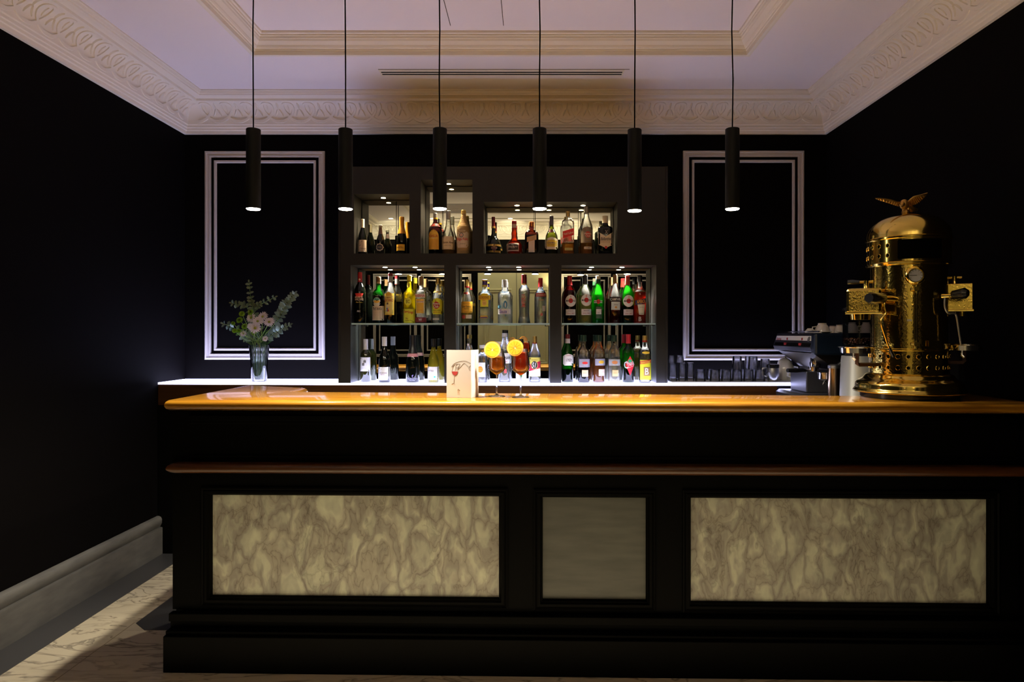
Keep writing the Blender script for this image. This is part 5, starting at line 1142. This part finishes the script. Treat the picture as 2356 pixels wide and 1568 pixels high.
for side, bx, bw, cx_, hx in ((-1, 1989, .140, 1979, 0), (1, 2201, .118, 2213, 0)):
    c_ = P(bx, 693 if side < 0 else 685, 3.02 if side < 0 else 3.06); hh = .112 if side < 0 else .122
    g = br.part('brew_group', obox(c_, bw, .12, hh), M_ham, smooth=False, bevel=.012 if side < 0 else .004)
    br.part('group_flange', obox(c_ - Vector((0, 0, hh / 2 - .004)), bw + .008, .128, .010), M_brass, smooth=False, bevel=.003, parent=g)
    sc2 = P(cx_, 729 if side < 0 else 721, c_.y); br.part('brew_outlet', MB().lathe([(-.012, .040 if side < 0 else .026), (.012, .043 if side < 0 else .028)], sc2, 28), M_brass, parent=g)
    br.part('connecting_pipe', MB().tube([c_, Vector((AX.x, AX.y, c_.z))], .03, 16), M_brass)
    vt = Vector((P(1993 if side < 0 else 2196, 0, c_.y).x, c_.y, c_.z + hh / 2)); mb = MB().lathe([(0, .014), (.012, .012), (.03, .011), (.036, .012)], vt, 16)
    mb.tube([vt + Vector((0, 0, .03)) - rgt * .028, vt + Vector((0, 0, .03)) + rgt * .028], .006, 10); br.part('top_valve', mb, M_brass)
    br.part('lever_handle', MB().tube([vt + Vector((0, 0, .03)) - rgt * .026, vt + Vector((0, 0, .031)) - rgt * .055, vt + Vector((0, 0, .031)) - rgt * (.075 if side < 0 else .035)], [.008, .011, .010] if side < 0 else [.005, .005, .005], 12), M_bplastic)
# steam valves with black handles and wands
br.part('steam_pipe', MB().tube([P(2062, 688, 2.97), P(2050, 686, 2.93), P(2034, 686, 2.90)], [.011, .012, .010], 12), M_brass)
br.part('steam_handle', MB().tube([P(2034, 686, 2.90), P(2029, 686, 2.885), P(2005, 685, 2.82), P(1999, 685, 2.80)], [.012, .0225, .0235, .018], 20), M_bplastic)
br.part('steam_pipe', MB().tube([P(2150, 682, 2.97), P(2165, 681, 2.95), P(2190, 680, 2.92)], [.010, .012, .010], 12), M_brass)
br.part('steam_handle', MB().tube([P(2188, 679, 2.92), P(2193, 678, 2.915), P(2220, 674, 2.87), P(2227, 674, 2.86)], [.010, .018, .0235, .015], 20), M_bplastic)
w1 = [tuple(P(x, y, 2.88)) for x, y in ((2036, 690), (2035, 704), (2038, 720), (2030, 731), (2027, 742), (2037, 775), (2047, 803))]
sw = br.part('steam_wand', MB().tube(catmull(w1, 4), .0036, 8), M_brass); br.part('wand_tip', MB().tube([P(2046, 800, 2.88), P(2056, 820, 2.88)], [.006, .0075], 10), M_bplastic, parent=sw)
w2 = [tuple(P(x, y, 2.90)) for x, y in ((2174, 684), (2174, 705), (2182, 720), (2196, 721), (2201, 728), (2206, 760), (2211, 792))]
br.part('steam_wand', MB().tube(catmull(w2, 4), .0042, 8), M_steel)
for cx_, cyy, rr in ((1972, 804, .0775), (2219, 798, .078)):
    c_ = P(cx_, cyy, 3.02); dt = br.part('drip_tray', MB().lathe([(-.014, rr * .86), (.008, rr * .90), (.012, rr * 1.03), (.0145, rr * 1.03), (.010, rr * .90)], c_, 40), M_chrome)
    s = -1 if cx_ < 2000 else 1
    br.part('tray_bracket', MB().tube([c_ - Vector((0, 0, .012)), c_ - Vector((0, 0, .062)), c_ - Vector((0, 0, .066)) - rgt * s * .006, AX + Vector((0, 0, c_.z - .066))], .0095, 4), mat('bracket_brown', (.045, .015, .008), .4), parent=None)
    br.part('drain_tap', MB().tube([c_ + Vector((-.03 * 1, -.03, -.016)), c_ + Vector((-.034, -.035, -.034)), c_ + Vector((-.026, -.04, -.045))], .006, 8), M_chrome, parent=dt)
# eagle
e_ = lambda x, y, d=0: P(1960 + x / 5.807, 430 + y / 5.807, 3.07 + d)
eb = MB(); eb.sph(e_(700, 235), .020, .018, .024, 14, 9).sph(e_(672, 232, -.012), .012, .014, .012, 12, 8).sph(e_(718, 340), .017, .017, .016, 14, 8)
eb.tube([e_(672, 236, -.02), e_(664, 262, -.03)], [.007, .001], 8)
eb.tube([e_(690, 270), e_(692, 345)], .007, 8).tube([e_(752, 265), e_(745, 345)], .007, 8).tube([e_(740, 250), e_(800, 300, .01), e_(870, 300, .03)], [.012, .014, .006], 8)
eg = br.part('eagle', eb, M_bronze)
def wing(lead, trail, y0, y1):
    L_ = catmull(lead, 6); T_ = catmull(trail, 6); n = 30; mb = MB(); rows = []
    g2 = lambda C, t: C[min(len(C) - 1, int(t * (len(C) - 1)))].lerp(C[min(len(C) - 1, int(t * (len(C) - 1)) + 1)], t * (len(C) - 1) - int(t * (len(C) - 1)))
    for k in range(n + 1):
        t = k / n; a = g2(L_, t); b = g2(T_, t); dd = y0 + (y1 - y0) * t; row = []
        for j in range(7):
            u = j / 6; zz = (.0026 if k % 2 else -.001) * (u > .2); q_ = a.lerp(b, u * (1.0 if k % 2 else .93)); row.append(e_(q_.x, q_.y, dd + zz + .006 * u))
        rows.append(row)
    mb.rings(rows, closed=False); o = br.part('wing', mb, M_bronze, parent=eg, ang=50)
    sm = o.modifiers.new('solidify', 'SOLIDIFY'); sm.thickness = .0035; sm.offset = 0
wing([(700, 192), (650, 192), (600, 188), (520, 163), (380, 146), (312, 150)], [(690, 262), (640, 262), (590, 252), (500, 222), (400, 190), (316, 156)], 0, -.03)
wing([(700, 195), (745, 188), (790, 148), (830, 120), (900, 105), (1014, 76)], [(735, 268), (765, 272), (815, 248), (885, 222), (950, 165), (1012, 82)], 0, -.02)

# added sconces, out of view on the rear wall, warming ceiling and cornice
for x, lab in ((-1.22, 'left'), (.385, 'right')):
    t = Thing('added_sconce', 'added brass fill lamp, out of view on the rear wall, %s of the door' % lab, 'added fill lamp', (x, RY0 + .012, 1.95), 'added rear wall fill lamps')
    t.part('wall_plate', MB().box(x - .03, x + .03, RY0 + .001, RY0 + .015, 1.88, 2.02), M_brass, smooth=False, bevel=.003)
    t.part('arm', MB().tube([(x, RY0 + .012, 1.93), (x, RY0 + .08, 1.93), (x, RY0 + .10, 1.95)], .007, 10), M_brass)
    t.part('lamp_shade', MB().lathe([(1.96, .03), (1.97, .045), (2.08, .065)], (x, RY0 + .10, 0), 28, caps=False), mat('added_shade_glow', (.8, .7, .5), .6, emis=(1, .75, .42), es=4))
    l_ = light('SPOT', 'added_sconce_fill', (x, RY0 + .10, 2.02), E_FILL, (1, .78, .46), .03, math.radians(140), .5); l_.rotation_euler = (PI - .38, 0, 0)
